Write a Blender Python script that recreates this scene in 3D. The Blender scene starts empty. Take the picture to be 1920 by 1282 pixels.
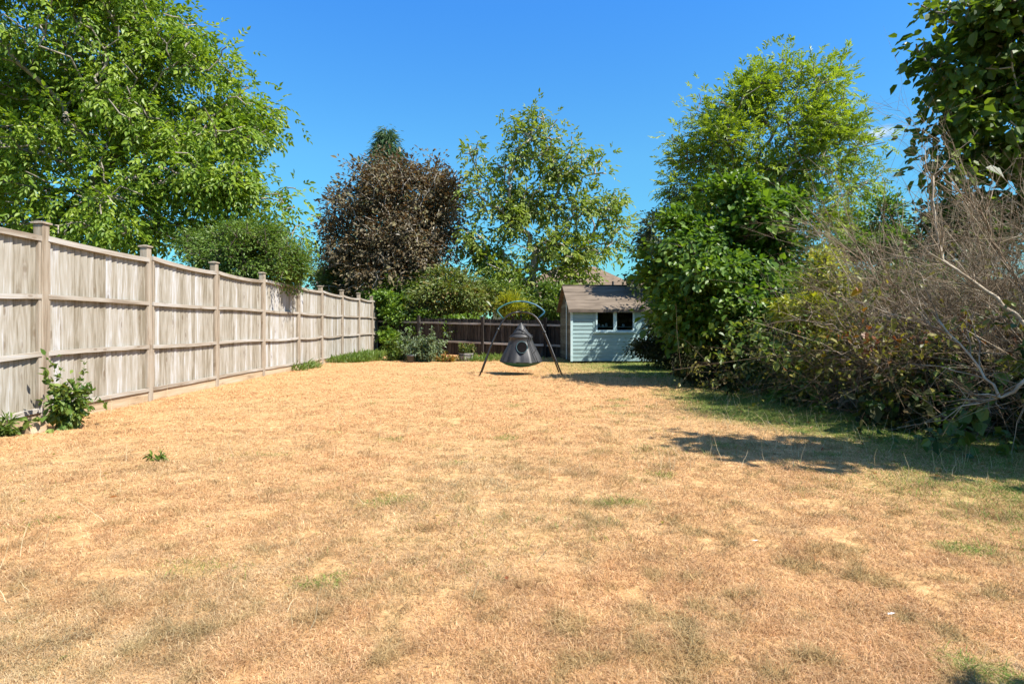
import bpy, math, random
import numpy as np
from mathutils import Vector, Matrix

# ------------------------------------------------------------------ camera, sky, sun, exposure
scene = bpy.context.scene
COL = scene.collection
F, CX, HY, CAMH = 1170.0, 960.0, 611.0, 1.1        # focal length and horizon, in pixels of the 1920 px photograph

cam_d = bpy.data.cameras.new("camera")
cam = bpy.data.objects.new("camera", cam_d)
COL.objects.link(cam)
cam.location = (0, 0, CAMH)
cam.rotation_euler = (math.radians(90), 0, 0)
cam_d.sensor_width = 36
cam_d.lens = 36 * F / 1920
cam_d.shift_y = -(641 - HY) / 1920
cam_d.clip_start = 0.05
cam_d.clip_end = 3000
scene.camera = cam

SUN = Vector((0.667, -0.40, 1.0)).normalized()
world = bpy.data.worlds.new("World")
scene.world = world
world.use_nodes = True
wn, wl = world.node_tree.nodes, world.node_tree.links
sky = wn.new("ShaderNodeTexSky")
sky.sky_type = 'NISHITA'
sky.sun_disc = False
sky.sun_elevation = math.asin(SUN.z)
sky.sun_rotation = math.atan2(SUN.x, SUN.y)
sky.air_density = 1.0
sky.dust_density = 0.2
sky.ozone_density = 2.0
hsv = wn.new("ShaderNodeHueSaturation")
hsv.inputs["Saturation"].default_value = 1.0
hsv.inputs["Value"].default_value = 1.0
mulc = wn.new("ShaderNodeMix"); mulc.data_type = 'RGBA'; mulc.blend_type = 'MULTIPLY'; mulc.clamp_result = False
mulc.inputs[0].default_value = 1.0
wl.new(sky.outputs[0], mulc.inputs[6]); wl.new(mulc.outputs[2], hsv.inputs["Color"])
# one thin wisp of cloud low in the sky on the right
tc = wn.new("ShaderNodeTexCoord")
def wmath(op, a, b=None, c=None):
    n = wn.new("ShaderNodeMath"); n.operation = op
    for k, v in enumerate((a, b, c)):
        if v is None: continue
        if isinstance(v, (int, float)): n.inputs[k].default_value = v
        else: wl.new(v, n.inputs[k])
    return n.outputs[0]
sep = wn.new("ShaderNodeSeparateXYZ"); wl.new(tc.outputs["Generated"], sep.inputs[0])
# a clear polarised summer sky: deep blue overhead, turquoise towards the horizon
grade = wn.new("ShaderNodeValToRGB")
for e_, (p_, c_) in zip([grade.color_ramp.elements[0], grade.color_ramp.elements[1]] + [grade.color_ramp.elements.new(0.5) for _ in range(4)],
                        [(0.0, (0.20, 0.45, 0.46)), (1.0, (0.50, 0.70, 0.85)), (0.10, (0.21, 0.50, 0.53)), (0.257, (0.27, 0.62, 0.74)), (0.457, (0.22, 0.63, 1.0)), (0.65, (0.45, 0.70, 0.95))]):
    e_.position = p_; e_.color = (*c_, 1)
wl.new(sep.outputs[2], grade.inputs[0]); wl.new(grade.outputs[0], mulc.inputs[7])
az = wmath('ARCTAN2', sep.outputs[0], sep.outputs[1])
el = wmath('ARCSINE', sep.outputs[2])
CAZ, CEL = math.atan2(1648 - CX, F), math.atan2((HY - 252), math.hypot(1640 - CX, F))
da = wmath('DIVIDE', wmath('SUBTRACT', az, CAZ), 0.040)
de = wmath('DIVIDE', wmath('SUBTRACT', wmath('SUBTRACT', el, CEL), wmath('MULTIPLY', wmath('SUBTRACT', az, CAZ), 0.10)), 0.011)
rr = wmath('SQRT', wmath('ADD', wmath('MULTIPLY', da, da), wmath('MULTIPLY', de, de)))
cmap = wn.new("ShaderNodeMapping"); cmap.inputs["Scale"].default_value = (24, 24, 80)
wl.new(tc.outputs["Generated"], cmap.inputs[0])
cn = wn.new("ShaderNodeTexNoise"); cn.inputs["Scale"].default_value = 1.3; cn.inputs["Detail"].default_value = 6
wl.new(cmap.outputs[0], cn.inputs["Vector"])
cl = wmath('MULTIPLY', wmath('SUBTRACT', wmath('ADD', wmath('SUBTRACT', 1.0, rr), wmath('MULTIPLY', cn.outputs[0], 1.5)), 0.75), 0.75)
clc = wn.new("ShaderNodeClamp"); wl.new(cl, clc.inputs[0]); clc.inputs[2].default_value = 0.8
mixc = wn.new("ShaderNodeMix"); mixc.data_type = 'RGBA'
wl.new(clc.outputs[0], mixc.inputs[0]); wl.new(hsv.outputs[0], mixc.inputs[6]); mixc.inputs[7].default_value = (3.4, 3.7, 4.0, 1)
bg = wn["Background"]
bg.inputs["Strength"].default_value = 0.12
wl.new(mixc.outputs[2], bg.inputs["Color"])

sd = bpy.data.lights.new("sun", 'SUN')
sd.energy = 5.0
sd.angle = math.radians(0.53)
sd.color = (1.0, 0.95, 0.87)
sun = bpy.data.objects.new("sun", sd)
COL.objects.link(sun)
sun.rotation_euler = (-SUN).to_track_quat('-Z', 'Y').to_euler()
sun.location = (12, -8, 20)

scene.view_settings.view_transform = 'Standard'
scene.view_settings.look = 'None'
scene.view_settings.exposure = 1.2
scene.view_settings.gamma = 1.0
scene.render.engine = 'CYCLES'
scene.cycles.max_bounces = 6
scene.cycles.transparent_max_bounces = 8
scene.cycles.transmission_bounces = 4
scene.cycles.diffuse_bounces = 3
scene.cycles.glossy_bounces = 2
scene.cycles.use_denoising = True

# ------------------------------------------------------------------ helpers
R = np.random.default_rng(7)

def at(px, py, Z):
    """world point seen at photo pixel (px, py) at depth Z"""
    return np.array(((px - CX) * Z / F, Z, CAMH + (HY - py) * Z / F))

def gz(py):                 # depth of the flat ground seen at row py
    return CAMH * F / (py - HY)

def tag(o, label=None, cat=None, group=None, kind=None):
    if label: o["label"] = label
    if cat: o["category"] = cat
    if group: o["group"] = group
    if kind: o["kind"] = kind
    return o

def empty(name, loc, rz=0.0):
    o = bpy.data.objects.new(name, None)
    o.empty_display_size = 0.2
    o.location = loc
    o.rotation_euler = (0, 0, rz)
    COL.objects.link(o)
    return o

def np_mesh(name, V, faces, mat, parent=None, origin=None, attrs=None, smooth=False, corner_counts=None):
    """V (n,3); faces (m,k) equal-size polygons, or a flat index list with corner_counts"""
    V = np.asarray(V, dtype=np.float32)
    if origin is not None:
        V = V - np.asarray(origin, dtype=np.float32)
    me = bpy.data.meshes.new(name)
    if corner_counts is None:
        faces = np.asarray(faces, dtype=np.int32)
        m, k = faces.shape
        flat = faces.ravel()
        starts = np.arange(m, dtype=np.int32) * k
    else:
        flat = np.asarray(faces, dtype=np.int32)
        cc = np.asarray(corner_counts, dtype=np.int32)
        m = len(cc)
        starts = np.concatenate(([0], np.cumsum(cc)[:-1])).astype(np.int32)
    me.vertices.add(len(V)); me.vertices.foreach_set("co", V.ravel())
    me.loops.add(len(flat)); me.loops.foreach_set("vertex_index", flat)
    me.polygons.add(m); me.polygons.foreach_set("loop_start", starts)
    me.update(calc_edges=True)
    me.validate()
    me.polygons.foreach_set("use_smooth", np.full(len(me.polygons), bool(smooth)))
    for an, (dom, typ, dat) in (attrs or {}).items():
        a = me.attributes.new(an, typ, dom)
        if typ == 'FLOAT': a.data.foreach_set("value", np.asarray(dat, dtype=np.float32))
        else: a.data.foreach_set("color", np.asarray(dat, dtype=np.float32).ravel())
    me.materials.append(mat)
    o = bpy.data.objects.new(name, me)
    COL.objects.link(o)
    if parent is not None: o.parent = parent
    return o

class MB:
    """collects boxes, tubes and prisms into ONE mesh object, one random tint per piece"""
    def __init__(self): self.V, self.Fc, self.cc, self.t = [], [], [], []
    def add(self, V, Fs, tint=None):
        b = len(self.V); self.V.extend([tuple(v) for v in V])
        tt = float(R.random()) if tint is None else tint
        for f in Fs:
            self.Fc.extend([b + i for i in f]); self.cc.append(len(f)); self.t.append(tt)
    def box(self, x0, x1, y0, y1, z0, z1, tint=None):
        V = [(x, y, z) for z in (z0, z1) for y in (y0, y1) for x in (x0, x1)]
        self.add(V, [(0, 2, 3, 1), (4, 5, 7, 6), (0, 1, 5, 4), (2, 6, 7, 3), (0, 4, 6, 2), (1, 3, 7, 5)], tint)
    def cbox(self, x0, x1, y0, y1, z0, z1, c=0.006, tint=None):
        """box with chamfered vertical and top edges"""
        def ring(x0, x1, y0, y1, z, c):
            return [(x0 + c, y0, z), (x1 - c, y0, z), (x1, y0 + c, z), (x1, y1 - c, z), (x1 - c, y1, z), (x0 + c, y1, z), (x0, y1 - c, z), (x0, y0 + c, z)]
        V = ring(x0, x1, y0, y1, z0, c) + ring(x0, x1, y0, y1, z1 - c, c) + ring(x0 + c, x1 - c, y0 + c, y1 - c, z1, c)
        Fs = [tuple(range(7, -1, -1)), tuple(range(16, 24))]
        for k in (0, 8):
            for i in range(8):
                j = (i + 1) % 8; Fs.append((k + i, k + j, k + 8 + j, k + 8 + i))
        self.add(V, Fs, tint)
    def strip(self, pts_lo, pts_hi, y0, y1, tint=None):
        """bar along x whose bottom / top heights follow lists of (x, z)"""
        n = len(pts_lo); V, Fs = [], []
        for (x, zl), (_, zh) in zip(pts_lo, pts_hi): V += [(x, y0, zl), (x, y1, zl), (x, y1, zh), (x, y0, zh)]
        for i in range(n - 1):
            a, b = 4 * i, 4 * i + 4
            for k in range(4):
                q = (k + 1) % 4; Fs.append((a + k, a + q, b + q, b + k))
        Fs += [(3, 2, 1, 0), (4 * n - 4, 4 * n - 3, 4 * n - 2, 4 * n - 1)]
        self.add(V, Fs, tint)
    def tube(self, pts, r, k=8, closed=False, tint=None):
        pts = [Vector(p) for p in pts]; n = len(pts); V, Fs = [], []
        rs = r if hasattr(r, '__len__') else [r] * n
        up = Vector((0, 1, 0))
        for i, p in enumerate(pts):
            a = pts[(i - 1) % n] if (closed or i > 0) else p
            b = pts[(i + 1) % n] if (closed or i < n - 1) else p
            d = (b - a).normalized()
            s = d.cross(up)
            if s.length < 0.15: s = d.cross(Vector((1, 0, 0)))
            s.normalize(); q = s.cross(d)
            for j in range(k):
                an = 2 * math.pi * j / k
                V.append(p + (s * math.cos(an) + q * math.sin(an)) * rs[i])
        for i in range(n if closed else n - 1):
            a, b = i * k, ((i + 1) % n) * k
            for j in range(k): Fs.append((a + j, a + (j + 1) % k, b + (j + 1) % k, b + j))
        if not closed: Fs += [tuple(range(k - 1, -1, -1)), tuple(range((n - 1) * k, n * k))]
        self.add(V, Fs, tint)
    def lathe(self, prof, k=24, c=(0, 0), tint=None, cap=True):
        V, Fs = [], []
        for r_, z in prof:
            for j in range(k):
                a = 2 * math.pi * j / k; V.append((c[0] + r_ * math.cos(a), c[1] + r_ * math.sin(a), z))
        for i in range(len(prof) - 1):
            for j in range(k): Fs.append((i * k + j, i * k + (j + 1) % k, (i + 1) * k + (j + 1) % k, (i + 1) * k + j))
        if cap: Fs += [tuple(range(k - 1, -1, -1)), tuple(range((len(prof) - 1) * k, len(prof) * k))]
        self.add(V, Fs, tint)
    def build(self, name, mat, parent=None, origin=None, smooth=False):
        return np_mesh(name, self.V, self.Fc, mat, parent, origin, {"tint": ('FACE', 'FLOAT', self.t)}, smooth, self.cc)

# value noise on the plane, the same for the lawn sheet, its blades and patches of weed
class VNoise:
    def __init__(self, seed): self.t = np.random.default_rng(seed).random((256, 256))
    def one(self, x, y):
        xi, yi = np.floor(x).astype(int), np.floor(y).astype(int)
        fx, fy = x - xi, y - yi
        fx, fy = fx * fx * (3 - 2 * fx), fy * fy * (3 - 2 * fy)
        t = self.t; a, b, c, d = xi & 255, (xi + 1) & 255, yi & 255, (yi + 1) & 255
        return (t[a, c] * (1 - fx) + t[b, c] * fx) * (1 - fy) + (t[a, d] * (1 - fx) + t[b, d] * fx) * fy
    def __call__(self, x, y, scale=1.0, octs=4):
        s, amp, tot = 0, 1.0, 0
        for o in range(octs):
            s = s + amp * self.one(x * scale * 2 ** o + 17.3 * o, y * scale * 2 ** o + 5.1 * o); tot += amp; amp *= 0.55
        return s / tot
N1, N2, N3 = VNoise(1), VNoise(2), VNoise(3)

# ------------------------------------------------------------------ materials
def new_mat(name):
    m = bpy.data.materials.new(name); m.use_nodes = True
    nt = m.node_tree; nt.nodes.clear()
    out = nt.nodes.new("ShaderNodeOutputMaterial")
    return m, nt.nodes, nt.links, out

def ramp(nodes, stops):
    r = nodes.new("ShaderNodeValToRGB"); cr = r.color_ramp
    while len(cr.elements) > len(stops): cr.elements.remove(cr.elements[-1])
    while len(cr.elements) < len(stops): cr.elements.new(0.5)
    for e, (p, c) in zip(cr.elements, stops): e.position = p; e.color = (*c, 1)
    return r

def attr(nodes, name):
    a = nodes.new("ShaderNodeAttribute"); a.attribute_name = name; return a

def leaf_mat(name, cols, trans=0.35, rough=0.45, spec=0.35, tcol=(1.5, 1.5, 0.55)):
    m, n, l, out = new_mat(name)
    a = attr(n, "tint")
    k = len(cols)
    r = ramp(n, [(i / (k - 1), c) for i, c in enumerate(cols)])
    l.new(a.outputs["Fac"], r.inputs[0])
    p = n.new("ShaderNodeBsdfPrincipled")
    p.inputs["Roughness"].default_value = rough
    p.inputs["Specular IOR Level"].default_value = spec
    l.new(r.outputs[0], p.inputs["Base Color"])
    t = n.new("ShaderNodeBsdfTranslucent")
    mm = n.new("ShaderNodeMix"); mm.data_type = 'RGBA'; mm.blend_type = 'MULTIPLY'; mm.inputs[0].default_value = 1
    mm.clamp_result = False
    l.new(r.outputs[0], mm.inputs[6]); mm.inputs[7].default_value = (*tcol, 1)
    l.new(mm.outputs[2], t.inputs[0])
    mx = n.new("ShaderNodeMixShader"); mx.inputs[0].default_value = trans
    l.new(p.outputs[0], mx.inputs[1]); l.new(t.outputs[0], mx.inputs[2])
    l.new(mx.outputs[0], out.inputs[0])
    return m

def noise_mat(name, stops, scale=(4, 4, 4), detail=6, rough=0.85, bump=0.3, bdist=0.01, spec=0.25, tint_amt=0.0, nscale=1.0, metal=0.0):
    m, n, l, out = new_mat(name)
    t = n.new("ShaderNodeTexCoord"); mp = n.new("ShaderNodeMapping"); mp.inputs["Scale"].default_value = scale
    l.new(t.outputs["Object"], mp.inputs[0])
    no = n.new("ShaderNodeTexNoise"); no.inputs["Scale"].default_value = nscale; no.inputs["Detail"].default_value = detail
    no.inputs["Roughness"].default_value = 0.6
    l.new(mp.outputs[0], no.inputs["Vector"])
    fac = no.outputs[0]
    if tint_amt:
        a = attr(n, "tint")
        ma = n.new("ShaderNodeMath"); ma.operation = 'MULTIPLY_ADD'; l.new(a.outputs["Fac"], ma.inputs[0]); ma.inputs[1].default_value = tint_amt; ma.inputs[2].default_value = -tint_amt / 2
        ad = n.new("ShaderNodeMath"); l.new(fac, ad.inputs[0]); l.new(ma.outputs[0], ad.inputs[1]); fac = ad.outputs[0]
    r = ramp(n, stops); l.new(fac, r.inputs[0])
    p = n.new("ShaderNodeBsdfPrincipled"); l.new(r.outputs[0], p.inputs["Base Color"])
    p.inputs["Roughness"].default_value = rough; p.inputs["Specular IOR Level"].default_value = spec; p.inputs["Metallic"].default_value = metal
    if bump:
        b = n.new("ShaderNodeBump"); b.inputs["Strength"].default_value = bump; b.inputs["Distance"].default_value = bdist
        l.new(no.outputs[0], b.inputs["Height"]); l.new(b.outputs[0], p.inputs["Normal"])
    l.new(p.outputs[0], out.inputs[0])
    return m

def wood_mat(name, pale, mid, dark, knot, grain_axis='Z', knots=True, tint_amt=0.38, white=(0.62, 0.61, 0.60)):
    """weathered sawn softwood: long grain, silvery streaks, knots, one tone per board"""
    m, n, l, out = new_mat(name)
    t = n.new("ShaderNodeTexCoord"); a = attr(n, "tint")
    off = n.new("ShaderNodeVectorMath"); off.operation = 'MULTIPLY_ADD'
    cmb = n.new("ShaderNodeCombineXYZ")
    for k in range(3): l.new(a.outputs["Fac"], cmb.inputs[k])
    l.new(cmb.outputs[0], off.inputs[0]); off.inputs[1].default_value = (31, 17, 23); l.new(t.outputs["Object"], off.inputs[2])
    oi = n.new("ShaderNodeObjectInfo")
    off2 = n.new("ShaderNodeVectorMath"); off2.operation = 'MULTIPLY_ADD'
    cm2 = n.new("ShaderNodeCombineXYZ")
    for k in range(3): l.new(oi.outputs["Random"], cm2.inputs[k])
    l.new(cm2.outputs[0], off2.inputs[0]); off2.inputs[1].default_value = (41, 13, 37); l.new(off.outputs[0], off2.inputs[2])
    mp = n.new("ShaderNodeMapping"); l.new(off2.outputs[0], mp.inputs[0])
    mp2 = n.new("ShaderNodeMapping"); l.new(off2.outputs[0], mp2.inputs[0])
    mk = n.new("ShaderNodeMapping"); l.new(off2.outputs[0], mk.inputs[0])
    if grain_axis == 'Z':
        mp.inputs["Scale"].default_value = (75, 75, 4.5); mp2.inputs["Scale"].default_value = (15, 15, 1.5); mk.inputs["Scale"].default_value = (4.2, 4.2, 1.9)
    else:
        mp.inputs["Scale"].default_value = (2.2, 55, 55); mp2.inputs["Scale"].default_value = (0.9, 9, 9); mk.inputs["Scale"].default_value = (2.0, 6, 6)
    g = n.new("ShaderNodeTexNoise"); g.inputs["Scale"].default_value = 1; g.inputs["Detail"].default_value = 5; g.inputs["Distortion"].default_value = 0.4
    l.new(mp.outputs[0], g.inputs["Vector"])
    w = n.new("ShaderNodeTexNoise"); w.inputs["Scale"].default_value = 1; w.inputs["Detail"].default_value = 4; w.inputs["Distortion"].default_value = 0.8
    l.new(mp2.outputs[0], w.inputs["Vector"])
    def mth(op, x, y=None, z=None):
        q = n.new("ShaderNodeMath"); q.operation = op
        for k, v in enumerate((x, y, z)):
            if v is None: continue
            if isinstance(v, (int, float)): q.inputs[k].default_value = v
            else: l.new(v, q.inputs[k])
        return q.outputs[0]
    f = mth('ADD', mth('MULTIPLY', g.outputs[0], 0.75), mth('MULTIPLY', w.outputs[0], 1.0))
    f = mth('ADD', f, mth('MULTIPLY_ADD', a.outputs["Fac"], tint_amt, -0.375 - tint_amt / 2))
    r = ramp(n, [(0.20, dark), (0.40, mid), (0.60, pale), (0.84, white)])
    l.new(f, r.inputs[0])
    col = r.outputs[0]
    if knots:
        v = n.new("ShaderNodeTexVoronoi"); v.inputs["Scale"].default_value = 1.0; v.voronoi_dimensions = '2D'
        sx = n.new("ShaderNodeSeparateXYZ"); l.new(mk.outputs[0], sx.inputs[0])
        cx = n.new("ShaderNodeCombineXYZ"); l.new(sx.outputs[0], cx.inputs[0]); l.new(sx.outputs[2], cx.inputs[1]); l.new(cx.outputs[0], v.inputs["Vector"])
        d = mth('ADD', v.outputs["Distance"], mth('MULTIPLY_ADD', g.outputs[0], 0.08, -0.04))
        ring = ramp(n, [(0.0, (1, 1, 1)), (0.06, (0.85, 0.85, 0.85)), (0.11, (0.1, 0.1, 0.1)), (0.16, (0.35, 0.35, 0.35)), (0.26, (0, 0, 0))])
        l.new(d, ring.inputs[0])
        sel = mth('GREATER_THAN', v.outputs["Color"], 0.52)
        mx = n.new("ShaderNodeMix"); mx.data_type = 'RGBA'
        l.new(mth('MULTIPLY', mth('MULTIPLY', ring.outputs[0], sel), 0.6), mx.inputs[0]); l.new(col, mx.inputs[6]); mx.inputs[7].default_value = (*knot, 1)
        col = mx.outputs[2]
    p = n.new("ShaderNodeBsdfPrincipled"); l.new(col, p.inputs["Base Color"])
    p.inputs["Roughness"].default_value = 0.85; p.inputs["Specular IOR Level"].default_value = 0.2
    b = n.new("ShaderNodeBump"); b.inputs["Strength"].default_value = 0.35; b.inputs["Distance"].default_value = 0.004
    l.new(g.outputs[0], b.inputs["Height"]); l.new(b.outputs[0], p.inputs["Normal"])
    l.new(p.outputs[0], out.inputs[0])
    return m

def plain(name, col, rough=0.5, spec=0.4, metal=0.0):
    m, n, l, out = new_mat(name)
    p = n.new("ShaderNodeBsdfPrincipled")
    no = n.new("ShaderNodeTexNoise"); no.inputs["Scale"].default_value = 14; no.inputs["Detail"].default_value = 5
    t = n.new("ShaderNodeTexCoord"); l.new(t.outputs["Object"], no.inputs["Vector"])
    r = ramp(n, [(0.3, tuple(c * 0.78 for c in col)), (0.7, tuple(min(1, c * 1.18) for c in col))]); l.new(no.outputs[0], r.inputs[0])
    l.new(r.outputs[0], p.inputs["Base Color"])
    p.inputs["Roughness"].default_value = rough; p.inputs["Specular IOR Level"].default_value = spec; p.inputs["Metallic"].default_value = metal
    l.new(p.outputs[0], out.inputs[0])
    return m

M = {}
M["fence"] = wood_mat("weathered fence boards", (0.325, 0.30, 0.255), (0.262, 0.232, 0.182), (0.175, 0.148, 0.105), (0.105, 0.068, 0.038), white=(0.42, 0.415, 0.415))
M["rail"] = wood_mat("weathered fence rails", (0.36, 0.325, 0.275), (0.30, 0.255, 0.20), (0.20, 0.158, 0.115), (0.13, 0.085, 0.045), grain_axis='X', tint_amt=0.25, white=(0.42, 0.405, 0.385))
M["post"] = wood_mat("fence posts", (0.30, 0.25, 0.19), (0.25, 0.20, 0.145), (0.17, 0.13, 0.088), (0.11, 0.07, 0.035), tint_amt=0.2, white=(0.34, 0.305, 0.25))
M["gravel"] = wood_mat("gravel board", (0.42, 0.32, 0.21), (0.34, 0.25, 0.155), (0.22, 0.15, 0.09), (0.2, 0.12, 0.06), grain_axis='X', tint_amt=0.2, white=(0.46, 0.38, 0.28))
M["dark_fence"] = wood_mat("dark stained boards", (0.040, 0.034, 0.028), (0.025, 0.021, 0.017), (0.011, 0.0095, 0.008), (0.008, 0.007, 0.006), tint_amt=0.35, white=(0.075, 0.066, 0.058))
M["dark_rail"] = wood_mat("grey back fence rails", (0.42, 0.39, 0.35), (0.33, 0.30, 0.26), (0.14, 0.12, 0.1), (0.06, 0.05, 0.04), grain_axis='X', tint_amt=0.3, white=(0.45, 0.43, 0.40))
M["orange_fence"] = wood_mat("orange stained boards", (0.55, 0.27, 0.05), (0.45, 0.20, 0.03), (0.30, 0.12, 0.02), (0.12, 0.05, 0.01), grain_axis='X', tint_amt=0.3, white=(0.60, 0.33, 0.09))
M["orange_rail"] = wood_mat("pale capping", (0.55, 0.42, 0.26), (0.42, 0.30, 0.16), (0.26, 0.18, 0.09), (0.12, 0.06, 0.02), grain_axis='X', tint_amt=0.3)
M["bark_grey"] = noise_mat("grey bark", [(0.3, (0.13, 0.105, 0.08)), (0.55, (0.26, 0.225, 0.18)), (0.75, (0.38, 0.34, 0.29))], scale=(9, 9, 3), bump=0.6, bdist=0.02)
M["bark_pale"] = noise_mat("pale walnut bark", [(0.3, (0.20, 0.165, 0.125)), (0.55, (0.36, 0.315, 0.25)), (0.75, (0.48, 0.44, 0.37))], scale=(9, 9, 3), bump=0.6, bdist=0.02)
M["bark_dark"] = noise_mat("dark bark", [(0.3, (0.045, 0.036, 0.026)), (0.7, (0.13, 0.10, 0.075))], scale=(9, 9, 3), bump=0.6, bdist=0.02)
M["twig"] = noise_mat("dead twigs", [(0.3, (0.12, 0.08, 0.045)), (0.55, (0.23, 0.17, 0.11)), (0.75, (0.38, 0.32, 0.24))], scale=(5, 5, 5), bump=0.2, tint_amt=0.5)
M["twig_brown"] = noise_mat("brown canes", [(0.3, (0.09, 0.06, 0.035)), (0.7, (0.24, 0.165, 0.10))], scale=(5, 5, 5), bump=0.2, tint_amt=0.5)
M["stem_green"] = noise_mat("green stems", [(0.3, (0.06, 0.075, 0.025)), (0.7, (0.14, 0.13, 0.06))], scale=(8, 8, 8), bump=0.1)

# ------------------------------------------------------------------ foliage generators
def unit(v):
    return v / np.maximum(np.linalg.norm(v, axis=-1, keepdims=True), 1e-9)

OVAL = ((0.30, 0.42), (0.62, 0.40))
LANCE = ((0.35, 0.40), (0.65, 0.30))
ROUND = ((0.18, 0.40), (0.60, 0.50))

def leaf_mesh(name, P, D, Nn, L, W, tint, mat, parent=None, origin=None, shape=OVAL, fold=0.18, curl=0.15):
    """folded leaf: six outline points, two quads per leaf"""
    n = len(P)
    D = unit(D); S = unit(np.cross(D, Nn)); Nn = np.cross(S, D)
    L = np.broadcast_to(L, (n,))[:, None]; W = np.broadcast_to(W, (n,))[:, None]
    (t1, w1), (t2, w2) = shape
    def pt(t, w):
        return P + D * L * t + S * W * w + Nn * (abs(w) * fold * 2 * W - curl * L * t * t)
    V = np.stack([P, pt(t1, w1), pt(t2, w2), pt(1.0, 0.0), pt(t2, -w2), pt(t1, -w1)], axis=1).reshape(-1, 3)
    b = np.arange(n)[:, None] * 6
    Fq = np.concatenate([b + np.array([[0, 1, 2, 3]]), b + np.array([[0, 3, 4, 5]])], axis=1).reshape(-1, 4)
    return np_mesh(name, V, Fq, mat, parent, origin, {"tint": ('FACE', 'FLOAT', np.repeat(np.clip(tint, 0, 1), 2))})

def clump_leaves(C, O, n_per, spread, L, W, rng, droop=0.3, outw=0.7, upn=1.0, lv=0.3, flat=0.75):
    """n_per simple leaves scattered about every clump centre C, O = outward direction of the clump"""
    m = len(C)
    g = rng.normal(size=(m, n_per, 3)); g[..., 2] *= flat
    P = C[:, None, :] + g * spread
    D = unit(g) * 0.7 + O[:, None, :] * outw + rng.normal(size=g.shape) * 0.45
    D[..., 2] -= droop
    Nn = rng.normal(size=g.shape) * 0.55 + np.array([0, 0, upn]) + O[:, None, :] * 0.4
    sz = np.exp(rng.normal(size=(m, n_per)) * lv)
    ct = rng.random((m, 1)) * 0.55
    tint = ct + rng.random((m, n_per)) * 0.45
    return P.reshape(-1, 3), D.reshape(-1, 3), Nn.reshape(-1, 3), (L * sz).ravel(), (W * sz).ravel(), tint.ravel()

def pinnate_leaves(C, O, n_per, spread, rach, L, W, rng, pairs=3, droop=0.5, outw=0.6):
    """compound leaves: leaflets in pairs along a drooping stalk and one at its end"""
    m = len(C)
    g = rng.normal(size=(m, n_per, 3))
    B = (C[:, None, :] + g * spread).reshape(-1, 3)
    d = unit(g) + O[:, None, :] * outw + rng.normal(size=g.shape) * 0.3
    d[..., 2] -= droop * rng.random((m, n_per)) * 1.6
    d = unit(d.reshape(-1, 3))
    q = len(B)
    Nn = unit(rng.normal(size=(q, 3)) * 0.4 + np.array([0, 0, 1.0]))
    S = unit(np.cross(d, Nn)); Nn = np.cross(S, d)
    rl = (rach * np.exp(rng.normal(size=q) * 0.2))[:, None]
    ct = (np.repeat(rng.random(m), n_per) * 0.5)
    Ps, Ds, Ns, Ls, Ts = [], [], [], [], []
    for i in range(pairs + 1):
        t = 0.3 + 0.7 * i / pairs
        base = B + d * rl * t - np.array([0, 0, 1.0]) * rl * 0.28 * t * t
        for sgn in ((1, -1) if i < pairs else (0,)):
            Ds.append(d * 0.75 + S * sgn * 0.8 - np.array([0, 0, 0.25]) + rng.normal(size=(q, 3)) * 0.15)
            Ps.append(base); Ns.append(Nn + rng.normal(size=(q, 3)) * 0.25)
            Ls.append(np.full(q, L) * (0.75 + 0.35 * t) * np.exp(rng.normal(size=q) * 0.12)); Ts.append(ct + rng.random(q) * 0.5)
    Ls = np.concatenate(Ls)
    return np.concatenate(Ps), np.concatenate(Ds), np.concatenate(Ns), Ls, Ls * (W / L), np.concatenate(Ts)

def lobes_points(lobes, n, rng, shell=0.5, clump=0.2):
    """points spread through ellipsoid lobes (centre xyz, radii xyz), denser towards the outside"""
    vol = np.array([max(l[1][0] * l[1][1] * l[1][2], 1e-4) ** 0.85 for l in lobes])
    k = rng.choice(len(lobes), size=n, p=vol / vol.sum())
    u = unit(rng.normal(size=(n, 3))) * (rng.random((n, 1)) ** (1 / 3.0 * (1 - shell) + 0.02))
    c = np.array([l[0] for l in lobes]); r = np.array([l[1] for l in lobes])
    if clump > 0:                                    # gather the points of each lobe into boughs, leaving gaps between
        for q in range(len(lobes)):
            w = np.where(k == q)[0]
            if len(w) < 24: continue
            K = max(3, len(w) // 20)
            cen = u[w[:K]] * 0.97
            own = rng.integers(0, K, len(w))
            g = rng.normal(size=(len(w), 3)) * clump; g[:, 2] *= 0.6
            u[w] = cen[own] + g * (0.6 + 0.8 * rng.random((len(w), 1)))
    return c[k] + u * r[k], unit(u * r[k] + 1e-6)

def px_lobes(Z, lst):
    """lobes given as (px, py, rx px, ry px, dZ, depth radius m) -> world ellipsoids"""
    out = []
    for (px, py, rx, ry, dz, dr) in lst:
        z = Z + dz
        out.append((at(px, py, z), np.array((rx * z / F, dr, ry * z / F))))
    return out

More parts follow.
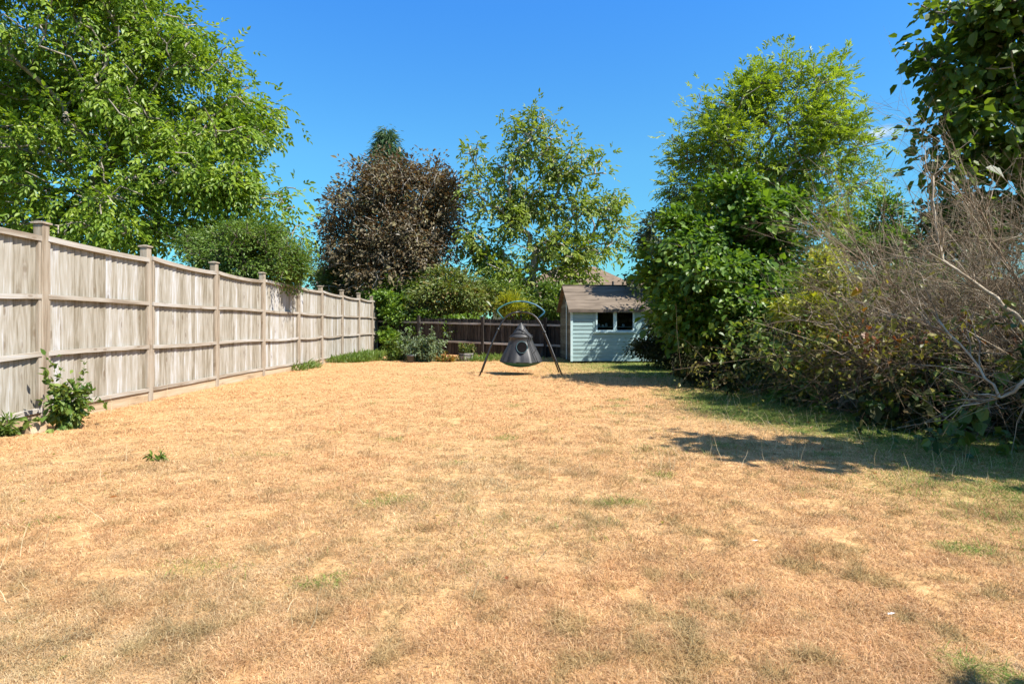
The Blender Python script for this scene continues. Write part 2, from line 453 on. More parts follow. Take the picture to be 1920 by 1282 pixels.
def grow(trunk, targets, rng, bias=0.3):
    """joins every target point to the nearest suitable point of the tree so far"""
    nodes = [np.array(p, float) for p in trunk]
    par = [-1] + list(range(len(trunk) - 1))
    plen = [0.0]
    for i in range(1, len(trunk)): plen.append(plen[-1] + np.linalg.norm(nodes[i] - nodes[i - 1]))
    top = np.array(trunk[-1])
    order = np.argsort(np.linalg.norm(targets - top, axis=1) * (0.85 + 0.3 * rng.random(len(targets))))
    arr = np.zeros((len(trunk) + len(targets) * 2, 3)); pl = np.zeros(len(arr)); n = len(trunk)
    arr[:n] = nodes; pl[:n] = plen
    par = par + [0] * (len(arr) - n)
    first = max(1, len(trunk) // 2)
    for t in order:
        p = targets[t]
        dv = p - arr[first:n]
        d = np.linalg.norm(dv, axis=1)
        cost = d + bias * pl[first:n] + np.maximum(-dv[:, 2], 0) * 0.5
        j = first + int(np.argmin(cost)); dd = d[j - first]
        if dd > 0.35:                                   # a bent point half way keeps limbs from being ruler-straight
            mid = arr[j] * 0.5 + p * 0.5 + rng.normal(size=3) * 0.10 * dd + np.array([0, 0, 0.06 * dd])
            arr[n] = mid; par[n] = j; pl[n] = pl[j] + np.linalg.norm(mid - arr[j]); j = n; n += 1
        arr[n] = p; par[n] = j; pl[n] = pl[j] + np.linalg.norm(p - arr[j]); n += 1
    arr = arr[:n]; par = np.array(par[:n])
    cnt = np.zeros(n); has = np.zeros(n, bool); has[par[1:]] = True
    cnt[~has] = 1
    for i in range(n - 1, 0, -1): cnt[par[i]] += cnt[i]
    return arr, par, cnt

def tube_arrays(A, B, ra, rb, k=5, mid=None):
    """many straight tapered tubes at once"""
    n = len(A)
    d = unit(B - A)
    ref = np.where(np.abs(d[:, 2:3]) > 0.9, np.array([[1.0, 0, 0]]), np.array([[0, 0, 1.0]]))
    s = unit(np.cross(d, ref)); q = np.cross(s, d)
    an = 2 * np.pi * np.arange(k) / k
    c, sn = np.cos(an)[None, :, None], np.sin(an)[None, :, None]
    ring = s[:, None, :] * c + q[:, None, :] * sn
    V = np.concatenate([A[:, None, :] + ring * ra[:, None, None], B[:, None, :] + ring * rb[:, None, None]], axis=1)
    b = np.arange(n)[:, None, None] * 2 * k
    j = np.arange(k)
    f = np.stack([j, (j + 1) % k, k + (j + 1) % k, k + j], axis=1)[None]
    return V.reshape(-1, 3), (b + f).reshape(-1, 4)

def limbs(name, arr, par, cnt, r_base, r_tip, mat, parent, origin, k=6, expo=0.5):
    r = r_tip + (r_base - r_tip) * (cnt / cnt[0]) ** expo
    i = np.arange(1, len(arr)); p = par[1:]
    V, Fq = tube_arrays(arr[p], arr[i], np.minimum(r[p], r[i] * 1.25), r[i], k)
    return np_mesh(name, V, Fq, mat, parent, origin, {"tint": ('FACE', 'FLOAT', np.repeat(R.random(len(i)), k))}, True)

def make_tree(name, label, cat, base, trunk, lobes, n, leaf, mat, bark, r_base, r_tip=0.008, seed=1, shell=0.5, bias=0.3, group=None, expo=0.5, stray=0.0, clump=0.2):
    """leaf(C, O, rng) returns the leaf arrays; trunk is a list of world points"""
    rng = np.random.default_rng(seed)
    root = empty(name, base); tag(root, label, cat, group)
    C, O = lobes_points(lobes, n, rng, shell, clump)
    C = C + rng.normal(size=C.shape) * stray
    C[:, 2] = np.maximum(C[:, 2], 0.06)
    arr, par, cnt = grow(trunk, C, rng, bias)
    limbs("trunk", arr, par, cnt, r_base, r_tip, bark, root, base, expo=expo)
    a = leaf(C, O, rng)
    shape = a[6] if len(a) > 6 else OVAL
    leaf_mesh("crown", *a[:6], mat, root, base, shape)
    return root

def stems(base_pts, dirs, lens, rng, levels=3, kids=(6, 5), ratio=(0.55, 0.5), r0=0.012, bend=0.25, droop=0.15, angle=0.7, segs=5):
    """arching stems with side twigs; returns tube arrays and tips"""
    P0, D, L = np.array(base_pts, float), unit(np.array(dirs, float)), np.array(lens, float)
    r = np.full(len(P0), r0)
    Vs, Fs, off, tips, tdir = [], [], 0, [], []
    for lev in range(levels):
        n = len(P0)
        bv = rng.normal(size=(n, 3)) * bend; bv[:, 2] -= droop
        def pos(t): return P0 + D * (L * t)[:, None] + bv * (L * t * t)[:, None]
        k = 4 if lev == 0 else 3
        ns = segs if lev == 0 else max(2, segs - lev - 1)
        wob = rng.normal(size=(ns + 1, n, 3)) * (L * 0.018)[None, :, None]; wob[0] = 0
        pts = [pos(np.full(n, i / ns)) + wob[i] for i in range(ns + 1)]
        for i in range(ns):
            ra, rb = r * (1 - 0.75 * i / ns), r * (1 - 0.75 * (i + 1) / ns)
            V, Fq = tube_arrays(pts[i], pts[i + 1], ra, rb, k)
            Vs.append(V); Fs.append(Fq + off); off += len(V)
        tips.append(pts[-1]); tdir.append(unit(pts[-1] - pts[-2]))
        tips.append(pts[ns // 2 + 1]); tdir.append(unit(pts[-1] - pts[-2]))
        if lev == levels - 1: break
        nk = kids[lev]
        idx = np.repeat(np.arange(n), nk)
        seg = rng.integers(1, ns + 1, size=len(idx)); st = np.stack(pts)            # ns+1, n, 3
        fr = rng.random(len(idx))[:, None]
        S = st[seg, idx] * fr + st[seg - 1, idx] * (1 - fr)
        dd = unit(st[seg, idx] - st[seg - 1, idx])
        nd = unit(dd + rng.normal(size=dd.shape) * angle)
        tt = seg / ns
        L = L[idx] * ratio[lev] * (1.15 - 0.6 * tt) * np.exp(rng.normal(size=len(idx)) * 0.25)
        r = np.maximum(r[idx] * (1 - 0.7 * tt) * 0.75, 0.0016)
        P0, D = S, nd
    return np.concatenate(Vs), np.concatenate(Fs), np.concatenate(tips), np.concatenate(tdir)

def stem_mesh(name, V, Fq, mat, parent, origin):
    return np_mesh(name, V, Fq, mat, parent, origin, {"tint": ('FACE', 'FLOAT', np.repeat(R.random(len(Fq) // 3 + 1), 3)[:len(Fq)])}, True)

# ------------------------------------------------------------------ ground and lawn
def greenness(x, y):
    """0 parched, 1 green: greener along the hedge on the right and the far end, patchy elsewhere"""
    edge = np.clip((x - 2.5 + 0.7 * np.exp(-((y - 8.0) / 1.5) ** 2) - 1.2 * (N3(x, y, 0.5, 3) - 0.5)) / 1.3, 0, 1)
    band = np.clip(edge * 1.35, 0, 1) * np.exp(-((y - 8.3) / 2.4) ** 2) * 1.5 + edge * np.exp(-((y - 15.0) / 3.2) ** 2) * 1.1
    band += 0.45 * edge * np.clip(1 - np.abs(y - 4.5) / 4, 0, 1)
    far = np.clip((x - 0.5) / 2, 0, 1) * np.clip((y - 12.5) / 3, 0, 1) * 0.75
    patch = np.clip((N1(x, y, 0.9, 4) - 0.56) * 4.0, 0, 1) * np.clip(0.35 + 0.16 * x, 0.08, 0.85) * np.clip(1.25 - y / 12, 0.15, 1)
    spots = np.clip((N2(x, y, 2.6, 2) - 0.74) * 9, 0, 1) * 0.8 * np.clip(0.55 + 0.12 * x, 0.1, 1)
    return np.clip(band + far + patch * 0.2 + spots, 0, 1)

def lawn_z(x, y):
    return (N2(x, y, 0.5, 3) - 0.5) * 0.05 + (N1(x, y, 2.3, 3) - 0.5) * 0.022

def straw_colour(x, y, rng, n):
    pal = np.array([(0.46, 0.285, 0.137), (0.55, 0.36, 0.187), (0.49, 0.342, 0.17), (0.64, 0.48, 0.28), (0.35, 0.222, 0.105), (0.54, 0.35, 0.197)])
    far = np.clip((y - 4) / 7, 0, 1)[:, None] * np.clip((4 - x) / 3, 0, 1)[:, None]
    c = pal[rng.integers(0, len(pal), n)] * np.exp(rng.normal(size=(n, 1)) * 0.16)
    o = np.clip((N3(x, y, 0.55, 3) - 0.42) * 2.5, 0, 1)[:, None]                   # rusty to straw drift
    return c * (1 + far * np.array([[0.08, -0.01, -0.04]]) + o * np.array([[-0.05, 0.03, 0.04]]) + (1 - o) * np.array([[0.04, -0.04, -0.09]]))

m, n_, l_, out_ = new_mat("lawn soil and thatch")
a_ = attr(n_, "green")
t_ = n_.new("ShaderNodeTexCoord")
no_ = n_.new("ShaderNodeTexNoise"); no_.inputs["Scale"].default_value = 16; no_.inputs["Detail"].default_value = 9; no_.inputs["Roughness"].default_value = 0.7
l_.new(t_.outputs["Object"], no_.inputs["Vector"])
r1 = ramp(n_, [(0.30, (0.20, 0.115, 0.05)), (0.48, (0.42, 0.245, 0.105)), (0.62, (0.55, 0.35, 0.165)), (0.75, (0.66, 0.45, 0.24))])
r2 = ramp(n_, [(0.30, (0.06, 0.07, 0.018)), (0.55, (0.14, 0.17, 0.04)), (0.75, (0.30, 0.27, 0.10))])
l_.new(no_.outputs[0], r1.inputs[0]); l_.new(no_.outputs[0], r2.inputs[0])
mx_ = n_.new("ShaderNodeMix"); mx_.data_type = 'RGBA'
l_.new(a_.outputs["Fac"], mx_.inputs[0]); l_.new(r1.outputs[0], mx_.inputs[6]); l_.new(r2.outputs[0], mx_.inputs[7])
p_ = n_.new("ShaderNodeBsdfPrincipled"); p_.inputs["Roughness"].default_value = 0.95; p_.inputs["Specular IOR Level"].default_value = 0.1
l_.new(mx_.outputs[2], p_.inputs["Base Color"])
b_ = n_.new("ShaderNodeBump"); b_.inputs["Strength"].default_value = 0.7; b_.inputs["Distance"].default_value = 0.03
l_.new(no_.outputs[0], b_.inputs["Height"]); l_.new(b_.outputs[0], p_.inputs["Normal"])
l_.new(p_.outputs[0], out_.inputs[0])
M["lawn"] = m
M["earth"] = noise_mat("dry earth beyond the garden", [(0.3, (0.09, 0.075, 0.035)), (0.5, (0.16, 0.15, 0.06)), (0.7, (0.25, 0.20, 0.10))], scale=(1.5, 1.5, 1.5), bump=0.4, bdist=0.03)

g = 600.0
tag(np_mesh("ground", [(-g, -g, -0.09), (g, -g, -0.09), (g, g, -0.09), (-g, g, -0.09)], [(0, 1, 2, 3)], M["earth"]), kind="structure")
nx, ny = 150, 270
gx, gy = np.meshgrid(np.linspace(-5.75, 11.0, nx), np.linspace(-4.0, 27.0, ny), indexing='ij')
V = np.stack([gx, gy, lawn_z(gx, gy)], axis=-1).reshape(-1, 3)
ii = (np.arange(nx - 1)[:, None] * ny + np.arange(ny - 1)[None, :]).ravel()
Fq = np.stack([ii, ii + ny, ii + ny + 1, ii + 1], axis=1)
tag(np_mesh("lawn", V, Fq, M["lawn"], attrs={"green": ('POINT', 'FLOAT', greenness(V[:, 0], V[:, 1]))}, smooth=True), kind="structure")

# dry grass: blades over the whole lawn, thinning with distance
m, n_, l_, out_ = new_mat("grass blades")
a_ = attr(n_, "col")
d_ = n_.new("ShaderNodeBsdfPrincipled"); d_.inputs["Roughness"].default_value = 0.6; d_.inputs["Specular IOR Level"].default_value = 0.25
l_.new(a_.outputs["Color"], d_.inputs["Base Color"])
tr = n_.new("ShaderNodeBsdfTranslucent"); l_.new(a_.outputs["Color"], tr.inputs[0])
mx_ = n_.new("ShaderNodeMixShader"); mx_.inputs[0].default_value = 0.3
l_.new(d_.outputs[0], mx_.inputs[1]); l_.new(tr.outputs[0], mx_.inputs[2]); l_.new(mx_.outputs[0], out_.inputs[0])
M["blade"] = m

def blades(n, rng):
    # depth drawn so that density falls off as 1 / depth squared
    u = rng.random(n)
    y = 1.25 * (26.0 / 1.25) ** u
    half = 0.95 * y + 0.6
    x = (rng.random(n) * 2 - 1) * half
    keep = (x > -5.45) & (x < 5.6)
    return x[keep], y[keep]

rng = np.random.default_rng(11)
bx, by = blades(1300000, rng)
thin = (0.55 + 0.75 * N2(bx, by, 3.5, 3)) * (1 - 0.85 * np.clip((N1(bx + 3, by + 30, 5.1, 2) - 0.70) * 9, 0, 1)) > rng.random(len(bx))
bx, by = bx[thin], by[thin]
n = len(bx)
gr = greenness(bx, by)
tuft = N1(bx, by, 5.0, 2)
is_green = rng.random(n) < gr * 0.85
h = (0.012 + 0.020 * rng.random(n)) * (0.55 + 1.1 * tuft) * np.where(is_green, 1.25, 1.0)
wd = 0.0012 + 0.00042 * by * (0.6 + 0.8 * rng.random(n))
tall = rng.random(n) < 0.004
h = np.where(tall, h * 2.2, h)
an = rng.random(n) * 2 * np.pi
lean = np.clip(np.abs(rng.normal(size=n)) * 1.1 + 0.7, 0, 3.4) * np.where(tall, 0.35, 1)
col = straw_colour(bx, by, rng, n)
gpal = np.array([(0.10, 0.18, 0.025), (0.15, 0.22, 0.035), (0.24, 0.27, 0.06), (0.13, 0.21, 0.035)])
col = np.where(is_green[:, None], gpal[rng.integers(0, 4, n)] * np.exp(rng.normal(size=(n, 1)) * 0.2), col)
deadmix = np.clip((N2(bx + 40, by, 2.3, 4) - 0.54) * 4, 0, 1)[:, None]                # duller, browner drifts
col = np.where(is_green[:, None], col, col * (1 - 0.20 * deadmix * np.array([[1.0, 0.9, 1.0]])))
fleck = np.clip((N2(bx + 11, by + 3, 10.5, 2) - 0.60) * 7, 0, 1) * np.clip(0.30 + 0.12 * (bx + 4), 0.15, 1.0)      # olive brown tufts
pale = np.clip((N3(bx + 9, by, 4.2, 3) - 0.54) * 5, 0, 1)                                                   # bleached straw
mixer = lambda w, c: np.where(is_green[:, None], col, col * (1 - w[:, None]) + np.array([c]) * w[:, None] * (0.75 + 0.5 * rng.random((n, 1))))
col = mixer(pale * 0.35, (0.70, 0.54, 0.32)); col = mixer(fleck * 0.7, (0.27, 0.215, 0.085))
rust = np.clip((N1(bx + 23, by + 7, 5.1, 3) - 0.60) * 5, 0, 1); col = mixer(rust * 0.35, (0.42, 0.20, 0.075))
col = np.where(is_green[:, None], col, col * (0.74 + 0.5 * N3(bx + 2, by, 9.0, 2))[:, None])
h = h * (1 + 0.7 * fleck) * (1 - 0.3 * pale)
z0 = lawn_z(bx, by) - 0.004
B = np.stack([bx, by, z0], 1)
wa = rng.random(n) * np.pi
Wv = np.stack([np.cos(wa), np.sin(wa), np.zeros(n)], 1) * (wd / 2)[:, None]
dirh = np.stack([np.cos(an), np.sin(an), np.zeros(n)], 1)
k1 = B + dirh * (h * lean * 0.35)[:, None] + np.array([0, 0, 1.0]) * (h * 0.62)[:, None]
tip = B + dirh * (h * lean)[:, None] + np.array([0, 0, 1.0]) * (h * np.clip(1.05 - 0.3 * lean, 0.12, 1))[:, None]
V = np.stack([B - Wv, B + Wv, k1 + Wv * 0.8, tip, k1 - Wv * 0.8], axis=1).reshape(-1, 3)
b = np.arange(n, dtype=np.int32) * 5
fl = np.stack([b, b + 1, b + 2, b + 4, b + 4, b + 2, b + 3], axis=1).ravel()
cc = np.tile(np.array([4, 3], dtype=np.int32), n)
c4 = np.repeat(np.concatenate([col, np.ones((n, 1))], 1), 2, axis=0)
tag(np_mesh("dry_grass", V, fl, M["blade"], attrs={"col": ('FACE', 'FLOAT_COLOR', c4)}, corner_counts=cc),
    "short parched straw coloured grass covering the lawn", "grass", kind="stuff")

# long pale seed stalks left standing near the hedge and the far end
def stalks(n, rng):
    x = np.concatenate([rng.uniform(1.0, 4.0, n), rng.uniform(0.6, 4.0, n), rng.uniform(-5.3, -4.9, n // 3), rng.uniform(-3.5, 4, n // 2)])
    y = np.concatenate([rng.uniform(4.6, 9.5, n), rng.uniform(11.5, 14.0, n), rng.uniform(7, 20, n // 3), rng.uniform(2.2, 8, n // 2)])
    q = len(x); B = np.stack([x, y, np.zeros(q)], 1)
    D = rng.normal(size=(q, 3)) * 0.28 + np.array([0, 0, 1.0])
    return stems(B, D, rng.uniform(0.08, 0.24, q), rng, levels=1, r0=0.0022, bend=0.12, droop=0.08, segs=4)
V, Fq, _, _ = stalks(190, np.random.default_rng(12))
c4 = np.tile(np.array([[0.62, 0.50, 0.30, 1.0]]), (len(Fq), 1))
tag(np_mesh("seed_stalks", V, Fq, M["blade"], attrs={"col": ('FACE', 'FLOAT_COLOR', c4)}),
    "thin pale seed stalks standing above the parched lawn", "grass", kind="stuff")

# ------------------------------------------------------------------ left boundary fence
SP = 2.22
post_px = {-1: None, 0: 76, 1: 277, 2: 403, 3: 491, 4: 558, 5: 602, 6: 640, 7: 672, 8: 697, 9: 714}
post_xy = {}
for i, p in post_px.items():
    Z = 7.0 + SP * i if i < 9 else 26.4
    post_xy[i] = ((-5.23 if p is None else (p - CX) * Z / F), Z)

def fence_post(x, y, h, parent, mat, w=0.05, cap=True, z0=-0.05, dz=0.0):
    mb = MB(); mb.cbox(-w, w, -w, w, z0, h, 0.008)
    o = mb.build("post", mat, parent); o.location = (x, y, dz)
    o.rotation_euler = (R.normal() * 0.006, R.normal() * 0.006, 0)
    if cap:
        mb = MB(); c = w + 0.016
        mb.add([(-c, -c, h), (c, -c, h), (c, c, h), (-c, c, h), (-c, -c, h + 0.02), (c, -c, h + 0.02), (c, c, h + 0.02), (-c, c, h + 0.02), (-c * .25, -c * .25, h + 0.035), (c * .25, -c * .25, h + 0.035), (c * .25, c * .25, h + 0.035), (-c * .25, c * .25, h + 0.035)],
               [(3, 2, 1, 0), (0, 1, 5, 4), (1, 2, 6, 5), (2, 3, 7, 6), (3, 0, 4, 7), (4, 5, 9, 8), (5, 6, 10, 9), (6, 7, 11, 10), (7, 4, 8, 11), (8, 9, 10, 11)])
        mb.build("post_cap", M["post"], o)
    return o

fence = empty("boundary_fence", (post_xy[0][0], post_xy[0][1], 0))
tag(fence, "long weathered pale timber panel fence with capped posts along the left of the lawn", "fence")
fx, fy = post_xy[0]

def fence_panel(i):
    (xa, ya), (xb, yb) = post_xy[i], post_xy[i + 1]
    d = math.hypot(xb - xa, yb - ya); rz = math.atan2(yb - ya, xb - xa)
    w = d - 0.10
    hl, hr = 2.12 + R.normal() * 0.012, 2.10 + R.normal() * 0.012
    sag = [0.0, 0.012, 0.028, 0.03, 0.01, 0.02, 0.025, 0.035, 0.03, 0.01][(i + 1) % 10]
    msag = R.uniform(-0.01, 0.025)
    def top(x): return hl + (hr - hl) * (x / w) - sag * (1 - (2 * x / w - 1) ** 2)
    panel = empty("fence_panel", (xa - fx, ya - fy, 0), rz); panel.parent = fence
    mb = MB(); nb = 17; bw = w / nb
    for k in range(nb):                       # feather-edged boards: thick edge overlapping the thin edge of the next
        x0, x1 = 0.05 + k * bw - 0.012, 0.05 + (k + 1) * bw
        za, zb = top(max(x0 - .05, 0)) - 0.012, top(x1 - .05) - 0.012
        j = R.normal() * 0.002
        V = [(x0, 0.008 + j, 0.15), (x1, -0.014 + j, 0.15), (x1, 0.008 + j, 0.15), (x0, 0.013 + j, 0.15),
             (x0, 0.008 + j, za), (x1, -0.014 + j, zb), (x1, 0.008 + j, zb), (x0, 0.013 + j, za)]
        mb.add(V, [(3, 2, 1, 0), (4, 5, 6, 7), (0, 1, 5, 4), (1, 2, 6, 5), (2, 3, 7, 6), (3, 0, 4, 7)])
    mb.build("boards", M["fence"], panel)
    xs = [0.052 + w * q / 10 - 0.002 for q in range(11)]
    for lev in range(4):
        lo, hi = [], []
        for x in xs:
            s = (1 - (2 * (x - .05) / w - 1) ** 2)
            if lev == 3: zc = top(x - .05) - 0.03
            else: zc = (0.165, 0.79, 1.43)[lev] - msag * s * (1, 2.2, 1.6)[lev] + R.normal() * 0.0015
            hh = (0.024, 0.026, 0.026, 0.03)[lev]
            lo.append((x, zc - hh)); hi.append((x, zc + hh))
        mb = MB(); mb.strip(lo, hi, -0.056, -0.0145, None)
        mb.build("rail", M["rail"], panel)
    for x0 in (0.054, 0.05 + w - 0.042):       # upright battens at both ends
        zt = top(x0 - .05) - 0.065
        for z0, z1 in ((0.195, 0.755), (0.825, 1.395), (1.465, zt)):
            pass
        mb = MB(); mb.box(x0, x0 + 0.038, -0.046, -0.0118, 0.192, zt)
        mb.build("batten", M["post"], panel)
    mb = MB(); mb.box(0.052, 0.05 + w - 0.002, -0.034, 0.0, -0.05, 0.138)
    mb.build("gravel_board", M["gravel"], panel)

for i in range(-1, 9): fence_panel(i)
for i in range(-1, 10): fence_post(post_xy[i][0] - fx, post_xy[i][1] - fy, 2.25 + R.normal() * 0.012, fence, M["post"], 0.056)

# ------------------------------------------------------------------ dark fence across the far end
fA, fB = np.array((-5.5, 25.6)), np.array((2.05, 21.6))
dv = fB - fA; fl_ = float(np.linalg.norm(dv)); rzb = math.atan2(dv[1], dv[0])
back = empty("back_fence", (fA[0], fA[1], 0), rzb)
tag(back, "low dark stained board fence with grey rails across the far end of the lawn", "fence")
def back_h(s): return 1.45 + (1.28 - 1.45) * s / fl_
def back_s(px):                                 # distance along the fence where the line of sight at px crosses it
    k = (px - CX) / F
    return float((k * fA[1] - fA[0]) / (dv[0] / fl_ - k * dv[1] / fl_))
stops = [0.0] + [back_s(p) for p in (787, 907, 1024)] + [fl_]
for a0, a1 in zip(stops[:-1], stops[1:]):
    pn = empty("fence_panel", (a0, 0, 0)); pn.parent = back
    w = a1 - a0; nb = max(4, int(w / 0.14)); bw = w / nb
    mb = MB()
    for k in range(nb):
        x0, x1 = k * bw, (k + 1) * bw + 0.01
        h = back_h(a0 + x0) + R.normal() * 0.012; j = R.normal() * 0.004
        V = [(x0, 0.004 + j, 0.0), (x1, -0.012 + j, 0.0), (x1, 0.008 + j, 0.0), (x0, 0.010 + j, 0.0), (x0, 0.004 + j, h), (x1, -0.012 + j, h), (x1, 0.008 + j, h), (x0, 0.010 + j, h)]
        mb.add(V, [(3, 2, 1, 0), (4, 5, 6, 7), (0, 1, 5, 4), (1, 2, 6, 5), (2, 3, 7, 6), (3, 0, 4, 7)])
    mb.build("boards", M["dark_fence"], pn)
    for off in (-0.17, -0.88):
        lo = [(0.06 + (w - .12) * q / 6, back_h(a0 + w * q / 6) + off - 0.036 + R.normal() * 0.004) for q in range(7)]
        mb = MB(); mb.strip(lo, [(x, z + 0.072) for x, z in lo], -0.085, -0.02)
        mb.build("rail", M["dark_rail"], pn)
for s in stops[1:-1]:
    o = fence_post(s, -0.055, back_h(s) + 0.10, back, M["dark_fence"], 0.055, False)

# ------------------------------------------------------------------ neighbour's orange fence on the right
rf = empty("side_fence", (10.62, 11.0, 0), math.radians(90))
tag(rf, "orange stained board fence behind the tangled dead shrubs on the right", "fence")
for k in range(6):
    pn = empty("fence_panel", (k * 1.9, 0, 0)); pn.parent = rf
    mb = MB()
    for q in range(13): mb.box(0.05, 1.85, -0.012 - 0.006 * (q % 2), 0.012 - 0.006 * (q % 2), 0.1 + q * 0.15, 0.1 + q * 0.15 + 0.147)
    mb.build("boards", M["orange_fence"], pn)
    mb = MB(); mb.box(0.045, 1.855, -0.045, 0.045, 2.055, 2.11); mb.build("rail", M["orange_rail"], pn)
for k in range(7): fence_post(k * 1.9, 0, 2.15, rf, M["orange_rail"], 0.045, False)

# ------------------------------------------------------------------ shed
M["clad"] = noise_mat("pale blue-green painted cladding", [(0.25, (0.175, 0.25, 0.245)), (0.5, (0.235, 0.335, 0.33)), (0.75, (0.29, 0.395, 0.39))], scale=(2.0, 6, 18), bump=0.15, tint_amt=0.25, rough=0.6)
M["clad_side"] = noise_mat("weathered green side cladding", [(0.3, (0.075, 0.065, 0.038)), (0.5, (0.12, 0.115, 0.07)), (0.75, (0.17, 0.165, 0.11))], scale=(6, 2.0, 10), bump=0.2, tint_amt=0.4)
M["trim"] = noise_mat("pale blue trim paint", [(0.3, (0.33, 0.46, 0.46)), (0.7, (0.50, 0.62, 0.62))], scale=(8, 8, 8), bump=0.1, rough=0.5)
M["felt"] = noise_mat("grey brown roofing felt", [(0.3, (0.085, 0.065, 0.046)), (0.55, (0.145, 0.113, 0.082)), (0.75, (0.20, 0.16, 0.12))], scale=(1.5, 7, 7), bump=0.3, detail=9)
M["fascia"] = noise_mat("weathered fascia", [(0.3, (0.06, 0.05, 0.04)), (0.7, (0.17, 0.13, 0.10))], scale=(2, 9, 9), bump=0.2)
M["dark_in"] = plain("shed interior boards", (0.05, 0.042, 0.034), 0.9, 0.1)
mg, n_, l_, out_ = new_mat("window glass")
gl = n_.new("ShaderNodeBsdfGlossy"); gl.inputs["Roughness"].default_value = 0.03; gl.inputs["Color"].default_value = (1, 1, 1, 1)
tp = n_.new("ShaderNodeBsdfTransparent"); tp.inputs["Color"].default_value = (0.82, 0.86, 0.84, 1)
fr = n_.new("ShaderNodeFresnel"); fr.inputs["IOR"].default_value = 1.5
mx_ = n_.new("ShaderNodeMixShader"); l_.new(fr.outputs[0], mx_.inputs[0]); l_.new(tp.outputs[0], mx_.inputs[1]); l_.new(gl.outputs[0], mx_.inputs[2]); l_.new(mx_.outputs[0], out_.inputs[0])
M["glass"] = mg

SX, SY = 1.775, 18.7
shed = empty("garden_shed", (SX, SY, 0), math.radians(2.4))
tag(shed, "pale blue-green weatherboard shed with a felt roof at the far end of the lawn", "shed")
SW, SDp, SE, SRG, SRY = 2.75, 2.9, 1.62, 2.36, 1.45        # width, depth, eave height, ridge height, ridge position
WX0, WX1, WZ0, WZ1 = 0.735, 1.905, 0.925, 1.555
mb = MB(); nb = 15; bh = SE / nb
def clad_row(mb, x0, x1, z0, z1):
    mb.add([(x0, -0.018, z0), (x1, -0.018, z0), (x1, -0.004, z1), (x0, -0.004, z1), (x0, 0.03, z0), (x1, 0.03, z0), (x1, 0.03, z1), (x0, 0.03, z1)],
           [(0, 1, 2, 3), (4, 7, 6, 5), (0, 4, 5, 1), (2, 6, 7, 3), (0, 3, 7, 4), (1, 5, 6, 2)])
WP = 0.66                                                   # a flat sheet of board surrounds the window
k = 0; z = 0.05
while z < SE - 0.01:
    z1 = min(z + 0.118, SE)
    if z1 < 0.86: clad_row(mb, 0.02, SW - 0.02, z, z1)
    elif z < 0.86: clad_row(mb, 0.02, SW - 0.02, z, z1)
    else:
        clad_row(mb, 0.02, WP, z, z1); clad_row(mb, WX1 + 0.20, SW - 0.02, z, z1)
    z = z1
mb.build("front_wall", M["clad"], shed)
mb = MB()
zb = 0.874
mb.box(WP + 0.003, WX0, -0.022, 0.02, zb, SE - 0.012, 0.5); mb.box(WX1, WX1 + 0.197, -0.022, 0.02, zb, SE - 0.012, 0.5)
mb.box(WX0, WX1, -0.022, 0.02, zb, WZ0, 0.5); mb.box(WX0, WX1, -0.022, 0.02, WZ1, SE - 0.012, 0.5)
mb.build("window_surround", M["clad"], shed)
def gable(x, name, flip):
    mb = MB()
    rows = 20
    for q in range(rows):
        z0, z1 = 0.05 + q * 0.118, 0.05 + (q + 1) * 0.118
        def span(z):
            if z <= SE: return 0.02, SDp - 0.02
            t = (z - SE) / (SRG - SE)
            return 0.02 + (SRY - 0.02) * t, SDp - 0.02 - (SDp - 0.02 - SRY) * t
        if z0 >= SRG - 0.02: break
        z1 = min(z1, SRG - 0.02)
        a0, b0 = span(z0); a1, b1 = span(z1); s = -1 if not flip else 1
        mb.add([(x + s * 0.018, a0, z0), (x + s * 0.018, b0, z0), (x + s * 0.004, b1, z1), (x + s * 0.004, a1, z1), (x - s * 0.03, a0, z0), (x - s * 0.03, b0, z0), (x - s * 0.03, b1, z1), (x - s * 0.03, a1, z1)],
               [(0, 1, 2, 3), (4, 7, 6, 5), (0, 4, 5, 1), (2, 6, 7, 3), (0, 3, 7, 4), (1, 5, 6, 2)])
    return mb.build(name, M["clad_side"], shed)
gable(0.03, "side_wall", False); gable(SW - 0.03, "side_wall", True)
mb = MB(); mb.box(0.03, SW - 0.03, SDp - 0.03, SDp, 0.05, SE); mb.build("rear_wall", M["clad_side"], shed)
mb = MB(); mb.box(0.06, SW - 0.06, 0.04, SDp - 0.04, 0.02, 0.06); mb.build("floor", M["dark_in"], shed)
mb = MB(); mb.box(-0.022, 0.045, -0.032, -0.0185, 0.04, SE); mb.box(-0.022, -0.0, -0.0185, 0.06, 0.04, SE)
mb.build("corner_board", M["trim"], shed)
mb = MB(); mb.box(-0.024, -0.003, 0.95, 1.06, 0.05, 1.95); mb.build("batten", M["trim"], shed)
mb = MB()                                                    # felt covered roof, two slopes
def slope(mb, ya, za, yb, zb, th=0.035, x0=-0.10, x1=SW + 0.10):
    nn = 12
    for q in range(nn):
        xa, xb = x0 + (x1 - x0) * q / nn, x0 + (x1 - x0) * (q + 1) / nn
        da, db = 0.006 * math.sin(q * 2.1), 0.006 * math.sin((q + 1) * 2.1)
        Vv = [(xa, ya, za + da), (xb, ya, za + db), (xb, yb, zb), (xa, yb, zb), (xa, ya, za - th), (xb, ya, za - th), (xb, yb, zb - th), (xa, yb, zb - th)]
        mb.add(Vv, [(0, 1, 2, 3), (7, 6, 5, 4), (0, 4, 5, 1), (2, 6, 7, 3)] + ([(0, 3, 7, 4)] if q == 0 else []) + ([(1, 5, 6, 2)] if q == nn - 1 else []))
sl = (SRG - SE) / SRY
